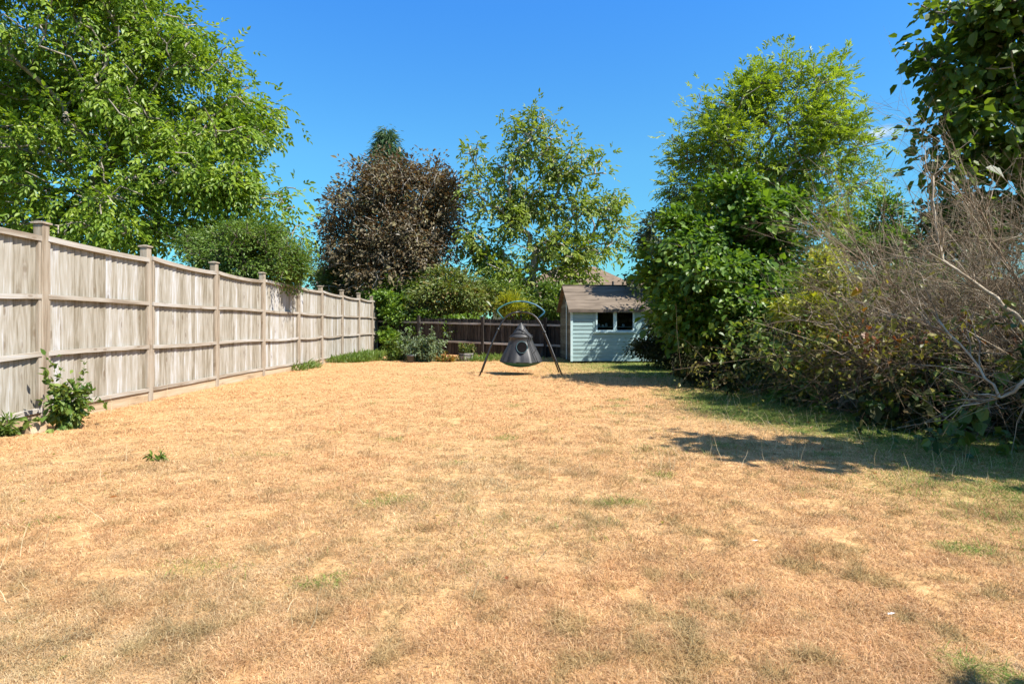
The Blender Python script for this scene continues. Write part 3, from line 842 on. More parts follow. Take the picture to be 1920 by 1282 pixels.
roof_pts = [(-0.14, SE - 0.14 * sl + 0.05), (SRY, SRG + 0.05), (SDp + 0.14, SE - 0.14 * sl + 0.05)]
slope(mb, *roof_pts[0], *roof_pts[1]); slope(mb, *roof_pts[1], *roof_pts[2])
for t in (0.36, 0.70):                                       # felt laps
    y = roof_pts[0][0] + (roof_pts[1][0] - roof_pts[0][0]) * t; z = roof_pts[0][1] + (roof_pts[1][1] - roof_pts[0][1]) * t
    slope(mb, y, z + 0.009, y + 0.5, z + 0.5 * sl + 0.003, 0.004)
roof = mb.build("roof", M["felt"], shed)
mb = MB(); mb.box(-0.11, SW + 0.11, SRY - 0.06, SRY + 0.06, SRG + 0.052, SRG + 0.066); mb.build("ridge_cap", M["felt"], roof)
mb = MB(); mb.box(-0.10, SW + 0.10, -0.142, -0.12, SE - 0.115, SE - 0.04); mb.build("fascia", M["fascia"], shed)
win = empty("window", (WX0, 0, WZ0)); win.parent = shed
ww, wh = WX1 - WX0, WZ1 - WZ0; mid = 0.58
for (a0, a1) in ((0.0, mid), (mid + 0.002, ww)):
    mb = MB(); e = 0.05
    mb.box(a0, a0 + e, -0.045, 0.01, 0, wh, .5); mb.box(a1 - e, a1, -0.045, 0.01, 0, wh, .5)
    mb.box(a0 + e, a1 - e, -0.044, 0.01, 0, e, .5); mb.box(a0 + e, a1 - e, -0.044, 0.01, wh - e, wh, .5)
    mb.build("frame", M["trim"], win)
    mb = MB(); mb.box(a0 + e, a1 - e, -0.018, -0.014, e, wh - e); mb.build("pane", M["glass"], win)
mb = MB(); mb.box(-0.03, ww + 0.03, -0.075, -0.0455, -0.035, 0.012); mb.build("sill", M["trim"], win)
mb = MB(); mb.box(0.5, 2.2, 0.25, 0.55, 1.06, 1.085); mb.build("shelf", plain("pale shelf", (0.45, 0.45, 0.42)), shed)
M["white"] = plain("white plastic", (0.7, 0.72, 0.72))
for q, (x, h) in enumerate(((0.9, 0.07), (1.02, 0.05), (1.13, 0.09), (1.65, 0.06))):
    mb = MB(); mb.lathe([(0.035, 0), (0.04, h * 0.4), (0.036, h), (0.02, h + 0.01)], 12)
    o = mb.build("storage_jar", M["white"], None, smooth=True)
    o.matrix_world = Matrix.Translation((SX, SY, 0)) @ Matrix.Rotation(math.radians(2.4), 4, 'Z') @ Matrix.Translation((x, 0.36, 1.086))
    tag(o, "small white jar on the shelf behind the shed window", "jar", "jars behind the shed window")

# ------------------------------------------------------------------ bungalows beyond the shed
M["tile"] = noise_mat("brown roof tiles", [(0.3, (0.10, 0.07, 0.045)), (0.55, (0.16, 0.115, 0.078)), (0.75, (0.22, 0.165, 0.115))], scale=(3, 3, 9), bump=0.5, bdist=0.05, detail=9)
M["render"] = noise_mat("cream render", [(0.3, (0.50, 0.46, 0.38)), (0.7, (0.62, 0.58, 0.50))], scale=(2, 2, 2), bump=0.1)
M["pipe"] = plain("black pipe", (0.03, 0.03, 0.03), 0.5)
def bungalow(px, Z, apex_py, half, label, ridge=1.2, name="bungalow"):
    c = at(px, apex_py, Z); eave = 2.35
    root = empty(name, (c[0], Z, 0)); tag(root, label, "house")
    mb = MB(); mb.box(-half + 0.4, half - 0.4, 0.5, 8.5, -0.05, eave + 0.1); mb.build("wall", M["render"], root)
    mb = MB(); a = c[2]
    V = [(-half, 0, eave), (half, 0, eave), (half, 9, eave), (-half, 9, eave), (-ridge, 4.0, a), (ridge, 4.0, a), (-half, 0, eave - .12), (half, 0, eave - .12), (half, 9, eave - .12), (-half, 9, eave - .12)]
    mb.add(V, [(0, 1, 5, 4), (1, 2, 5), (2, 3, 4, 5), (3, 0, 4), (6, 7, 1, 0), (7, 8, 2, 1), (8, 9, 3, 2), (9, 6, 0, 3), (9, 8, 7, 6)])
    rf_ = mb.build("roof", M["tile"], root)
    for x in (-half * 0.5, half * 0.45):
        mb = MB(); mb.box(x - 0.8, x + 0.8, 0.44, 0.499, 0.9, 2.0); mb.build("window", M["trim"], root)
    return root, rf_
h1, r1_ = bungalow(1092, 36.0, 487, 5.6, "brown tiled bungalow roof rising just behind the shed ridge")
bungalow(1300, 44.0, 470, 6.4, "farther brown tiled roof half hidden by the trees right of the shed")
mb = MB(); p0 = at(1134, 545, 38.0) - np.array((at(1088, 490, 36)[0], 36.0, 0))
mb.tube([(p0[0], -0.3, 2.2), (p0[0], -0.3, 3.65)], 0.06, 8); mb.build("vent_pipe", M["pipe"], h1)

# ------------------------------------------------------------------ hanging pod swing and its frame
ZS = 14.3
M["black_tube"] = plain("black powder coated tube", (0.009, 0.009, 0.009), 0.4, 0.5)
M["teal"] = plain("teal foam sleeve", (0.03, 0.12, 0.115), 0.45, 0.4)
M["blue"] = plain("blue foam sleeve", (0.025, 0.11, 0.17), 0.45, 0.4)
M["pod"] = noise_mat("grey pod fabric", [(0.3, (0.019, 0.0185, 0.018)), (0.7, (0.042, 0.041, 0.039))], scale=(7, 7, 2.5), bump=0.25, bdist=0.02, rough=0.5, spec=0.45)
M["pod_dark"] = plain("black webbing", (0.012, 0.012, 0.014), 0.6)
M["pod_base"] = plain("green base fabric", (0.02, 0.10, 0.075), 0.6)
M["pod_hole"] = plain("shaded porthole inside", (0.006, 0.005, 0.005), 0.9, 0.05)  # shade inside the pod, put into the near-black colour of the porthole disc
M["ring"] = plain("teal piping", (0.035, 0.085, 0.095), 0.6)
def zp(x, y, Z=ZS): return at(850 + x / 7.124, 540 + y / 7.124, Z)
ctr = at(976, 700, ZS); ctr[2] = 0
frame = empty("swing_frame", ctr)
tag(frame, "black arched tubular swing stand with a teal bow over its top", "swing frame")
arch = [(365, 1175), (440, 965), (520, 745), (600, 560), (640, 480), (690, 405), (740, 360), (800, 332), (900, 316), (1000, 330), (1060, 355), (1110, 398), (1155, 465), (1215, 600), (1270, 740), (1340, 930), (1432, 1175)]
for sgn in (-1, 1):
    pts = []
    for (x, y) in arch:
        p = zp(x, y); f = np.clip((y - 316) / 859, 0, 1)
        p = np.array([p[0], ZS + sgn * (0.03 + 0.46 * f), 0])
        p[2] = 0.0 + (1.70 - 0.0) * (1 - f) * (zp(0, 316)[2] / 1.70)
        pts.append(p - ctr)
    s = 8
    for part in (pts[:s + 1], pts[s:]):
        mb = MB(); mb.tube(part, 0.017, 10); mb.build("leg", M["black_tube"], frame, smooth=True)
    for q in (3, 13):
        mb = MB(); mb.tube([pts[q] + np.array((0, 0, -0.03)), pts[q] + np.array((0, 0, 0.03))], 0.027, 10); mb.build("joint_sleeve", M["black_tube"], frame, smooth=True)
bow = [(665, 408), (620, 355), (592, 318), (588, 298), (606, 275), (660, 238), (730, 206), (810, 185), (900, 177), (1000, 190), (1090, 220), (1165, 266), (1205, 300), (1216, 318), (1210, 335), (1180, 365), (1133, 402)]
bp = [zp(*q) - ctr for q in bow]
mb = MB(); mb.tube(bp[:9], 0.018, 10); mb.build("bow_tube", M["teal"], frame, smooth=True)
mb = MB(); mb.tube(bp[8:], 0.018, 10); tag(mb.build("bow_tube", M["blue"], frame, smooth=True), "blue half of the bow")

pc = zp(905, 980)
pod = empty("hanging_pod", (pc[0], ZS, pc[2]))
tag(pod, "grey fabric tent pod swing with round porthole hanging from the black arch", "pod swing")
S7 = ZS / F / 7.124
prof = [(5, 462), (34, 497), (56, 530), (95, 585), (150, 640), (160, 655), (146, 668), (165, 730), (195, 800), (230, 870), (258, 935), (275, 985)]
mb = MB(); kk = 72; V, Fs = [], []
for i, (r_, y) in enumerate(prof):
    f = np.clip((y - 660) / 330, 0, 1)
    for j in range(kk):
        a = 2 * math.pi * j / kk
        fold = 1 + 0.055 * f ** 0.6 * math.sin(a * 9 + 0.8 * math.sin(a * 2)) + 0.02 * f * math.sin(a * 17 + 1.3)
        if y < 650: fold = 1 - 0.05 * abs(math.sin(a * 3 + 0.4)) * (y - 455) / 195
        V.append((r_ * S7 * fold * math.cos(a), r_ * S7 * fold * math.sin(a), (980 - y) * S7))
for i in range(len(prof) - 1):
    for j in range(kk): Fs.append((i * kk + (j + 1) % kk, i * kk + j, (i + 1) * kk + j, (i + 1) * kk + (j + 1) % kk))
mb.add(V, Fs); mb.build("tent", M["pod"], pod, smooth=True)
mb = MB(); mb.lathe([(277 * S7, 0.01), (272 * S7, -0.012), (200 * S7, -0.075), (110 * S7, -0.115), (20 * S7, -0.13)], 48); mb.build("base", M["pod_base"], pod, smooth=True)
mb = MB(); mb.tube([(278 * S7 * math.cos(2 * math.pi * j / 48), 278 * S7 * math.sin(2 * math.pi * j / 48), 0.004) for j in range(48)], 0.012, 6, closed=True); mb.build("rim", M["pod_dark"], pod, smooth=True)
def rad_at(y):
    for (ra, ya), (rb, yb) in zip(prof[:-1], prof[1:]):
        if ya <= y <= yb: return ra + (rb - ra) * (y - ya) / max(yb - ya, 1)
    return prof[-1][0]
def on_pod(x, y, out=0.008):
    """point on the front of the tent at zoomed photo coordinates"""
    r_ = rad_at(y); dx = np.clip(x - 905, -r_ * 0.99, r_ * 0.99)
    dy = math.sqrt(max(r_ * r_ - dx * dx, 0))
    k = 1 + 0.045 + out / (r_ * S7)
    return np.array((dx * S7 * k, -dy * S7 * k, (980 - y) * S7))
hole = []
for j in range(28):
    a = 2 * math.pi * j / 28; hole.append(on_pod(912 + 66 * math.cos(a), 785 + 74 * math.sin(a)))
mb = MB(); cpt = np.mean(hole, axis=0)
mb.add([tuple(h) for h in hole] + [tuple(cpt + np.array((0, 0.0, 0)))], [(j, 28, (j + 1) % 28) for j in range(28)])
mb.build("porthole", M["pod_hole"], pod, smooth=True)
mb = MB(); mb.tube([h + np.array((0, -0.003, 0)) for h in hole], 0.006, 6, closed=True); mb.build("porthole_ring", M["ring"], pod, smooth=True)
for path in ([(760, 632), (820, 607), (880, 598), (940, 608), (1005, 645)], [(780, 600), (840, 552), (890, 548), (950, 590), (1010, 650), (1004, 720), (1040, 820), (1075, 900), (1105, 975)],
             [(950, 520), (930, 560), (915, 590)], [(1045, 625), (1030, 660), (1012, 690)], [(1110, 795), (1085, 825), (1065, 850)], [(985, 680), (992, 740), (985, 800)]):
    mb = MB(); mb.tube([on_pod(x, y, 0.01) for x, y in path], 0.009, 5); mb.build("strap", M["pod_dark"], pod, smooth=True)
mb = MB(); mb.tube([(0, 0, (980 - 460) * S7), (0, 0, (980 - 322) * S7)], 0.010, 6); mb.build("rope", M["pod_dark"], pod, smooth=True)

# ------------------------------------------------------------------ leaf materials
M["walnut"] = leaf_mat("walnut leaves", [(0.065, 0.125, 0.012), (0.125, 0.205, 0.018), (0.205, 0.29, 0.03), (0.30, 0.36, 0.06)], 0.4)
M["walnut2"] = leaf_mat("thin walnut leaves", [(0.085, 0.135, 0.018), (0.145, 0.205, 0.027), (0.20, 0.255, 0.04), (0.28, 0.28, 0.085)], 0.38)
M["privet"] = leaf_mat("privet leaves", [(0.04, 0.085, 0.012), (0.075, 0.135, 0.02), (0.13, 0.20, 0.035), (0.20, 0.26, 0.06)], 0.28)
M["plum"] = leaf_mat("copper plum leaves", [(0.065, 0.050, 0.028), (0.11, 0.085, 0.046), (0.155, 0.125, 0.065), (0.15, 0.16, 0.065)], 0.22, tcol=(1.5, 0.9, 0.55))
M["conifer"] = leaf_mat("blue green needles", [(0.04, 0.08, 0.03), (0.07, 0.125, 0.045), (0.11, 0.17, 0.06)], 0.1)
M["dark_con"] = leaf_mat("dark conifer sprays", [(0.008, 0.018, 0.007), (0.014, 0.03, 0.01), (0.025, 0.045, 0.015)], 0.1)
M["shrub"] = leaf_mat("mid green shrub leaves", [(0.04, 0.085, 0.014), (0.08, 0.14, 0.022), (0.13, 0.19, 0.035), (0.21, 0.25, 0.06)], 0.32)
M["russet"] = leaf_mat("russet tipped shrub leaves", [(0.05, 0.085, 0.016), (0.09, 0.13, 0.026), (0.15, 0.175, 0.04), (0.24, 0.15, 0.075)], 0.3)
M["ivy"] = leaf_mat("ivy leaves", [(0.03, 0.07, 0.012), (0.08, 0.15, 0.02), (0.15, 0.24, 0.03), (0.22, 0.30, 0.05)], 0.32)
M["sage"] = leaf_mat("grey green leaves", [(0.06, 0.095, 0.045), (0.105, 0.15, 0.075), (0.16, 0.21, 0.11), (0.22, 0.27, 0.15)], 0.25)
M["far"] = leaf_mat("far tree leaves", [(0.055, 0.085, 0.03), (0.10, 0.135, 0.045), (0.16, 0.19, 0.07)], 0.3)
M["ash"] = leaf_mat("ash leaves", [(0.10, 0.155, 0.014), (0.17, 0.24, 0.022), (0.24, 0.315, 0.032), (0.31, 0.36, 0.05)], 0.42)
M["hazel"] = leaf_mat("hazel leaves", [(0.035, 0.085, 0.010), (0.065, 0.13, 0.014), (0.10, 0.175, 0.02), (0.17, 0.24, 0.035)], 0.36)
M["apple"] = leaf_mat("dull apple leaves", [(0.04, 0.065, 0.025), (0.07, 0.10, 0.035), (0.12, 0.14, 0.07), (0.18, 0.18, 0.12)], 0.25)
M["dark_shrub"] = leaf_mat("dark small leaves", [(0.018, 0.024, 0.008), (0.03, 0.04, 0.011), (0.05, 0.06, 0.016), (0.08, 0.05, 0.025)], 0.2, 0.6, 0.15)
M["yellow"] = leaf_mat("yellow green leaves", [(0.15, 0.19, 0.018), (0.23, 0.26, 0.022), (0.32, 0.33, 0.03), (0.38, 0.35, 0.05)], 0.35)
M["bramble"] = leaf_mat("bramble leaves", [(0.02, 0.05, 0.010), (0.04, 0.085, 0.015), (0.075, 0.12, 0.02), (0.13, 0.15, 0.025)], 0.25)
M["autumn"] = leaf_mat("turning leaves", [(0.12, 0.13, 0.02), (0.22, 0.17, 0.02), (0.26, 0.10, 0.02), (0.20, 0.06, 0.03)], 0.35)
M["lime"] = leaf_mat("broad lime leaves", [(0.035, 0.065, 0.012), (0.06, 0.105, 0.016), (0.10, 0.15, 0.02), (0.17, 0.20, 0.035)], 0.45)
M["weed"] = leaf_mat("weeds", [(0.06, 0.11, 0.015), (0.11, 0.17, 0.025), (0.18, 0.24, 0.05)], 0.3)

# ------------------------------------------------------------------ trees beyond the left fence
def walnut_leaf(n_per, spread, rach, L, W, droop=0.6):
    return lambda C, O, rng: pinnate_leaves(C, O, n_per, spread, rach, L, W, rng, pairs=2, droop=droop)
Z = 16.0
b = at(200, 611, Z); b[2] = 0
tr = [b, at(196, 540, Z), at(185, 440, Z), at(178, 345, Z), at(205, 305, Z), at(260, 245, Z)]
lob = px_lobes(Z, [(60, 60, 200, 150, 0, 2.2), (230, 90, 120, 110, 0, 2.0), (330, 170, 110, 110, 0, 1.9), (400, 250, 95, 90, 0, 1.7), (430, 340, 90, 70, 0.2, 1.6),
                   (270, 330, 130, 90, -0.6, 1.6), (100, 320, 130, 100, -0.4, 1.7), (180, 410, 150, 55, -0.8, 1.5), (330, 420, 120, 55, -0.2, 1.5), (470, 305, 45, 55, 0, 1.0), (310, 40, 50, 60, 0, 1.0), (430, 400, 80, 50, 0, 1.2), (520, 375, 55, 32, 0.3, 0.7),
                   (560, 440, 32, 22, 0.3, 0.4), (490, 420, 55, 40, 0.2, 0.8), (-60, 250, 150, 160, 0, 2.0), (150, -60, 190, 90, 0, 2.2), (480, 250, 30, 28, 0.2, 0.5), (90, 200, 130, 100, 1.2, 1.6), (250, 220, 120, 90, 1.2, 1.5), (40, 410, 70, 60, -1.2, 1.2)])
make_tree("walnut_tree", "big broad walnut tree with pale limbs above the left fence", "tree", b, tr, lob, 2700, walnut_leaf(7, 0.17, 0.25, 0.135, 0.07), M["walnut"], M["bark_grey"], 0.17, 0.010, seed=21, shell=0.35, bias=0.22, clump=0.24)

Z = 19.5
b = at(-40, 611, Z); b[2] = 0
lob = px_lobes(Z, [(-30, 320, 60, 90, 0, 0.9), (-30, 430, 70, 90, 0, 0.9)])
make_tree("dark_conifer", "very dark conifer at the left edge behind the walnut leaves", "tree", b, [b, at(-40, 500, Z), at(-38, 300, Z)], lob, 420,
          lambda C, O, rng: clump_leaves(C, O, 26, 0.14, 0.15, 0.035, rng, droop=0.4), M["dark_con"], M["bark_dark"], 0.14, seed=22)

Z = 14.7
b = at(470, 611, Z); b[2] = 0; b[0] = -6.3
lob = [(np.array((-6.3, 14.5, 2.78)), np.array((1.1, 1.2, 0.72))), (np.array((-5.75, 14.9, 2.6)), np.array((0.7, 0.95, 0.62))), (np.array((-6.5, 14.2, 2.8)), np.array((0.62, 0.9, 0.58))), (np.array((-5.25, 15.0, 2.38)), np.array((0.30, 0.40, 0.38)))]
make_tree("clipped_shrub", "rounded clipped green shrub bulging over the left fence", "shrub", b, [b, b + np.array((0, 0, 1.4)), b + np.array((0.05, 0, 2.1))], lob, 1500,
          lambda C, O, rng: clump_leaves(C, O, 26, 0.10, 0.062, 0.027, rng, droop=0.1, outw=0.9), M["privet"], M["bark_dark"], 0.08, 0.004, seed=23, shell=0.75)

# far trees seen through the gap
def small_leaf(n_per, spread, L, W, droop=0.2):
    return lambda C, O, rng: clump_leaves(C, O, n_per, spread, L, W, rng, droop=droop)
for (px, py, rx, ry, Z, sd_, lab) in ((622, 525, 40, 40, 36.0, 31, "grey green tree seen far off between the round shrub and the copper plum"),
                                      (655, 540, 48, 38, 31.0, 32, "green bush below the left side of the copper plum tree")):
    b = at(px, 611, Z); b[2] = 0
    make_tree("far_tree", lab, "tree", b, [b, at(px, py + 30, Z), at(px, py, Z)], px_lobes(Z, [(px, py, rx, ry, 0, rx * Z / F), (px + 14, py + 38, rx, ry, 0, 1.0)]), 420,
              small_leaf(26, 0.25, 0.17, 0.10), M["far"], M["bark_dark"], 0.10, seed=sd_)

# copper plum and the conifer behind it
Z = 37.0
b = at(724, 611, Z); b[2] = 0
rngc = np.random.default_rng(41)
root = empty("blue_conifer", b); tag(root, "blue green conifer whose tip rises behind the copper plum", "tree")
tip_ = at(722, 238, Z); hh = tip_[2]
mb = MB(); mb.tube([b - b, (0, 0, hh * 0.5), (tip_[0] - b[0], 0, hh)], [0.25, 0.14, 0.02], 8); mb.build("trunk", M["bark_dark"], root)
Cs, Os = [], []
for q in range(900):
    t = rngc.random() ** 0.95; z = hh - 0.15 - t * hh * 0.75
    rad = (0.22 + 3.6 * t ** 0.95) * rngc.random() ** 0.5; a = rngc.random() * 2 * math.pi
    Cs.append((b[0] + rad * math.cos(a), Z + rad * math.sin(a), z - 0.28 * rad)); Os.append((math.cos(a), math.sin(a), -0.25))
a_ = clump_leaves(np.array(Cs), np.array(Os), 30, 0.2, 0.26, 0.05, rngc, droop=0.5, outw=1.4)
leaf_mesh("crown", *a_, M["conifer"], root, b, LANCE)

Z = 30.0
b = at(745, 611, Z); b[2] = 0
lob = px_lobes(Z, [(735, 345, 60, 40, 0, 1.4), (690, 385, 52, 50, 0, 1.6), (790, 375, 60, 50, 0, 1.6), (660, 450, 50, 55, 0, 1.6), (745, 440, 90, 80, 0, 2.2), (825, 430, 45, 70, 0, 1.5), (700, 520, 75, 45, 0, 2.0), (800, 520, 75, 50, 0, 1.9), (650, 400, 28, 35, 0, 0.8), (725, 312, 24, 26, 0, 0.6), (768, 316, 20, 18, 0, .5), (815, 325, 24, 26, 0, .6), (845, 390, 22, 60, 0, 0.8), (640, 375, 10, 22, 0, .3), (615, 440, 10, 30, 0, .3), (630, 425, 20, 30, 0, .6)])
make_tree("copper_plum", "dark reddish brown purple-leaved plum tree beyond the back fence", "tree", b, [b, at(745, 560, Z), at(748, 500, Z), at(745, 430, Z)], lob, 1700,
          small_leaf(26, 0.24, 0.16, 0.085, 0.1), M["plum"], M["bark_grey"], 0.20, 0.012, seed=42, shell=0.35, stray=0.20, clump=0.34)

# central thin-leaved walnut
Z = 28.5
b = at(1003, 611, Z); b[2] = 0
tr = [b, at(1001, 570, Z), at(999, 535, Z), at(999, 510, Z), at(1003, 470, Z)]
lob = px_lobes(Z, [(1010, 300, 55, 70, 0, 1.2), (960, 290, 50, 45, 0, 1.0), (900, 295, 32, 28, 0, 0.6), (1055, 300, 45, 45, 0, 1.0), (1030, 235, 42, 22, 0, 0.6), (965, 238, 30, 24, 0, 0.5), (1095, 290, 25, 22, 0, 0.5),
                   (910, 365, 42, 45, 0, 1.0), (980, 390, 60, 50, 0, 1.4), (1060, 390, 50, 55, 0, 1.2), (1125, 325, 22, 26, 0, .5), (1130, 395, 28, 35, 0, .7), (1155, 430, 32, 30, 0, .8), (930, 450, 50, 50, 0, 1.2), (1020, 470, 70, 55, -0.4, 1.4), (1085, 490, 40, 45, -0.2, 1.0), (965, 520, 50, 28, -0.3, 1.0), (1060, 540, 42, 30, -0.4, 0.9), (1085, 522, 30, 26, -0.8, .6), (1095, 505, 25, 25, -0.4, .5), (890, 425, 26, 60, 0, .7), (882, 305, 18, 24, 0, .4), (1165, 425, 26, 24, 0, .5), (1145, 380, 24, 26, 0, .5), (880, 500, 30, 30, 0, .6), (1000, 350, 60, 50, 0, 1.2), (1045, 510, 50, 40, -.6, .8), (955, 545, 40, 26, -.5, .7), (930, 500, 40, 36, -.4, .8), (1110, 455, 36, 40, -.3, .8)])
make_tree("thin_walnut", "airy thin-leaved walnut tree standing behind the swing and back fence", "tree", b, tr, lob, 600, walnut_leaf(6, 0.19, 0.30, 0.20, 0.105, 0.25), M["walnut2"], M["bark_pale"], 0.19, 0.014, seed=43, shell=0.25, bias=0.12, stray=0.10, expo=0.5, clump=0.3)

# shrubs behind and over the back fence
def bush(name, label, cat, Z, lst, n, leaf, mat, seed, bark=None, r=0.05, shell=0.6, group=None, base_px=None):
    px = base_px if base_px is not None else lst[0][0]
    b = at(px, 611, Z); b[2] = 0
    lob = px_lobes(Z, lst)
    c = lob[0][0]
    tr_ = [b, b + (np.array(c) - b) * 0.45, b + (np.array(c) - b) * 0.8]
    return make_tree(name, label, cat, b, tr_, lob, n, leaf, mat, bark or M["bark_dark"], r, 0.005, seed=seed, shell=shell, group=group)
bush("russet_shrub", "bushy green shrub with russet tips leaning over the back fence", "shrub", 26.0, [(845, 560, 65, 42, 0, 1.2), (800, 575, 35, 32, 0, .8), (890, 570, 35, 35, 0, .9), (840, 528, 40, 22, 0, .7)], 620, small_leaf(24, 0.20, 0.13, 0.065), M["russet"], 51)
bush("green_shrub", "dark green shrub behind the back fence left of the walnut trunk", "shrub", 27.6, [(945, 560, 48, 42, 0, 1.2), (920, 530, 40, 35, 0, 1.0), (985, 575, 30, 30, 0, .8)], 480, small_leaf(24, 0.20, 0.14, 0.06), M["shrub"], 52)
bush("feathery_shrub", "light feathery green shrub just over the fence behind the teal bow", "shrub", 24.6, [(962, 580, 22, 22, 0, .4), (950, 566, 14, 14, 0, .3)], 120, lambda C, O, rng: clump_leaves(C, O, 22, 0.13, 0.15, 0.025, rng, droop=-0.4), M["yellow"], 53)
bush("fence_shrub", "green shrub between the walnut trunk and the shed", "shrub", 24.8, [(1038, 580, 26, 30, 0, .6), (1020, 590, 16, 18, 0, .4), (1045, 545, 22, 18, 0, .4)], 220, small_leaf(24, 0.16, 0.14, 0.06), M["shrub"], 54)
bush("corner_ivy", "bright green ivy mass covering the corner where the two fences meet", "climber", 25.6, [(738, 578, 34, 20, 0.4, .6), (722, 556, 20, 12, .1, .4), (730, 606, 10, 32, -0.4, .25), (730, 652, 14, 26, -.9, .3), (758, 592, 30, 14, -0.3, .35)], 640, small_leaf(22, 0.12, 0.11, 0.085), M["ivy"], 55, shell=0.8)
bush("fence_climber", "pale green climber trailing along the top of the back fence", "climber", 24.6, [(800, 593, 28, 9, 0.1, .25), (768, 594, 22, 9, .45, .25), (838, 596, 25, 7, -.2, .2), (880, 598, 20, 6, -.6, .15), (846, 622, 10, 16, -.5, .1), (775, 615, 8, 12, .2, .1)], 170, small_leaf(12, 0.09, 0.10, 0.07), M["ivy"], 56, r=0.02)
bush("ash_bush", "shadowed dark bush under the copper plum behind the fence corner", "shrub", 28.5, [(760, 560, 50, 45, 0, 1.0), (700, 560, 40, 35, 0, 1.0)], 420, small_leaf(24, 0.22, 0.15, 0.08), M["shrub"], 57)

# ------------------------------------------------------------------ border by the back fence
def upright_plant(name, label, px, py, hpx, wpx, ns, mat, seed, L, W, n_leaf=14, droop=0.15, cat="plant", group=None, z_base=0.0, Z=None):
    """several leafy stems rising from one spot; leaves set all along them"""
    rng = np.random.default_rng(seed)
    Z = Z or gz(py); b = at(px, py, Z); b[2] = z_base
    root = empty(name, b); tag(root, label, cat, group)
    H, Wd = hpx * Z / F, wpx * Z / F
    bp = np.tile(b, (ns, 1)) + np.stack([rng.normal(size=ns) * Wd * 0.16, rng.normal(size=ns) * Wd * 0.16, np.zeros(ns)], 1)
    dd = np.stack([rng.normal(size=ns) * 0.55 * Wd / H, rng.normal(size=ns) * 0.55 * Wd / H, np.ones(ns)], 1)
    ln = H * rng.uniform(0.45, 1.0, ns)
    V, Fq, tips, td = stems(bp, dd, ln, rng, levels=2, kids=(5,), ratio=(0.45,), r0=max(0.004, 0.006 * H), bend=0.12, droop=0.04, angle=0.5)
    stem_mesh("stems", V, Fq, M["stem_green"], root, b)
    # leaves along random points of the stem surface
    pick = rng.integers(0, len(V), ns * n_leaf * 5)
    P = V[pick]; P = P[P[:, 2] > z_base + 0.02 * H]
    n = len(P)
    D = unit(P - b - np.array((0, 0, H * 0.4))) * 0.6 + rng.normal(size=(n, 3)) * 0.6; D[:, 2] -= droop
    N_ = rng.normal(size=(n, 3)) * 0.5 + np.array((0, 0, 1.0)) + D * 0.2
    sz = np.exp(rng.normal(size=n) * 0.25) * (1.15 - 0.45 * np.clip((P[:, 2] - z_base) / H, 0, 1))
    leaf_mesh("leaves", P, D, N_, L * sz, W * sz, rng.random(n), mat, root, b, OVAL)
    return root
upright_plant("border_shrub", "leafy green border plant beside the ivy at the foot of the dark fence", 742, 676, 46, 34, 16, M["shrub"], 61, 0.10, 0.055, 22)
upright_plant("sage_bush", "tall grey green bushy plant in front of the dark fence", 797, 678, 58, 46, 26, M["sage"], 62, 0.10, 0.045, 26)
upright_plant("sage_bush", "slim upright grey green plant between the ivy and the taller sage bush", 764, 676, 62, 24, 12, M["sage"], 63, 0.10, 0.042, 22)
upright_plant("dry_weed", "low pale dried weeds right of the sage bush", 836, 678, 22, 36, 14, M["autumn"], 64, 0.07, 0.03, 9)
upright_plant("barrel_plant", "reddish green plant growing in the grey half barrel", 874, 663, 24, 26, 18, M["russet"], 65, 0.08, 0.035, 22, z_base=0.23, Z=19.6)
M["barrel"] = wood_mat("grey barrel staves", (0.26, 0.24, 0.21), (0.18, 0.165, 0.14), (0.09, 0.08, 0.07), (0.05, 0.045, 0.04), tint_amt=0.4)
c = at(874, 676, 19.6); c[2] = 0
brl = empty("half_barrel", c); tag(brl, "grey half barrel planter at the foot of the dark fence", "planter")
mb = MB()
kS = 18
for j in range(kS):
    a0, a1 = 2 * math.pi * j / kS, 2 * math.pi * (j + 0.96) / kS
    V = []
    for (r_, z) in ((0.19, 0.0), (0.222, 0.13), (0.225, 0.25)):
        for (rr_, aa) in ((r_, a0), (r_, a1), (r_ - 0.02, a1), (r_ - 0.02, a0)): V.append((rr_ * math.cos(aa), rr_ * math.sin(aa), z))
    mb.add(V, [(0, 1, 5, 4), (4, 5, 9, 8), (2, 3, 7, 6), (6, 7, 11, 10), (8, 9, 10, 11), (0, 4, 7, 3), (4, 8, 11, 7), (1, 2, 6, 5), (5, 6, 10, 9), (3, 2, 1, 0)])
mb.build("staves", M["barrel"], brl)
for z, r_ in ((0.055, 0.206), (0.19, 0.2265)):
    mb = MB(); mb.lathe([(r_, z - 0.014), (r_ + 0.004, z - 0.014), (r_ + 0.006, z + 0.014), (r_, z + 0.014)], 32, cap=False); mb.build("hoop", M["pipe"], brl, smooth=True)
mb = MB(); mb.lathe([(0.20, 0.20), (0.12, 0.225), (0.02, 0.23)], 18); mb.build("soil", M["dark_in"], brl)
c = at(770, 679, 18.9); c[2] = 0
mb = MB(); mb.lathe([(0.085, 0.0), (0.11, 0.19), (0.122, 0.19), (0.122, 0.22), (0.10, 0.22), (0.095, 0.17), (0.02, 0.165)], 24)
pot = mb.build("plant_pot", plain("slate plastic pot", (0.06, 0.065, 0.075), 0.5), None, smooth=True); pot.location = c
tag(pot, "small dark plastic pot among the grey green plants", "pot")

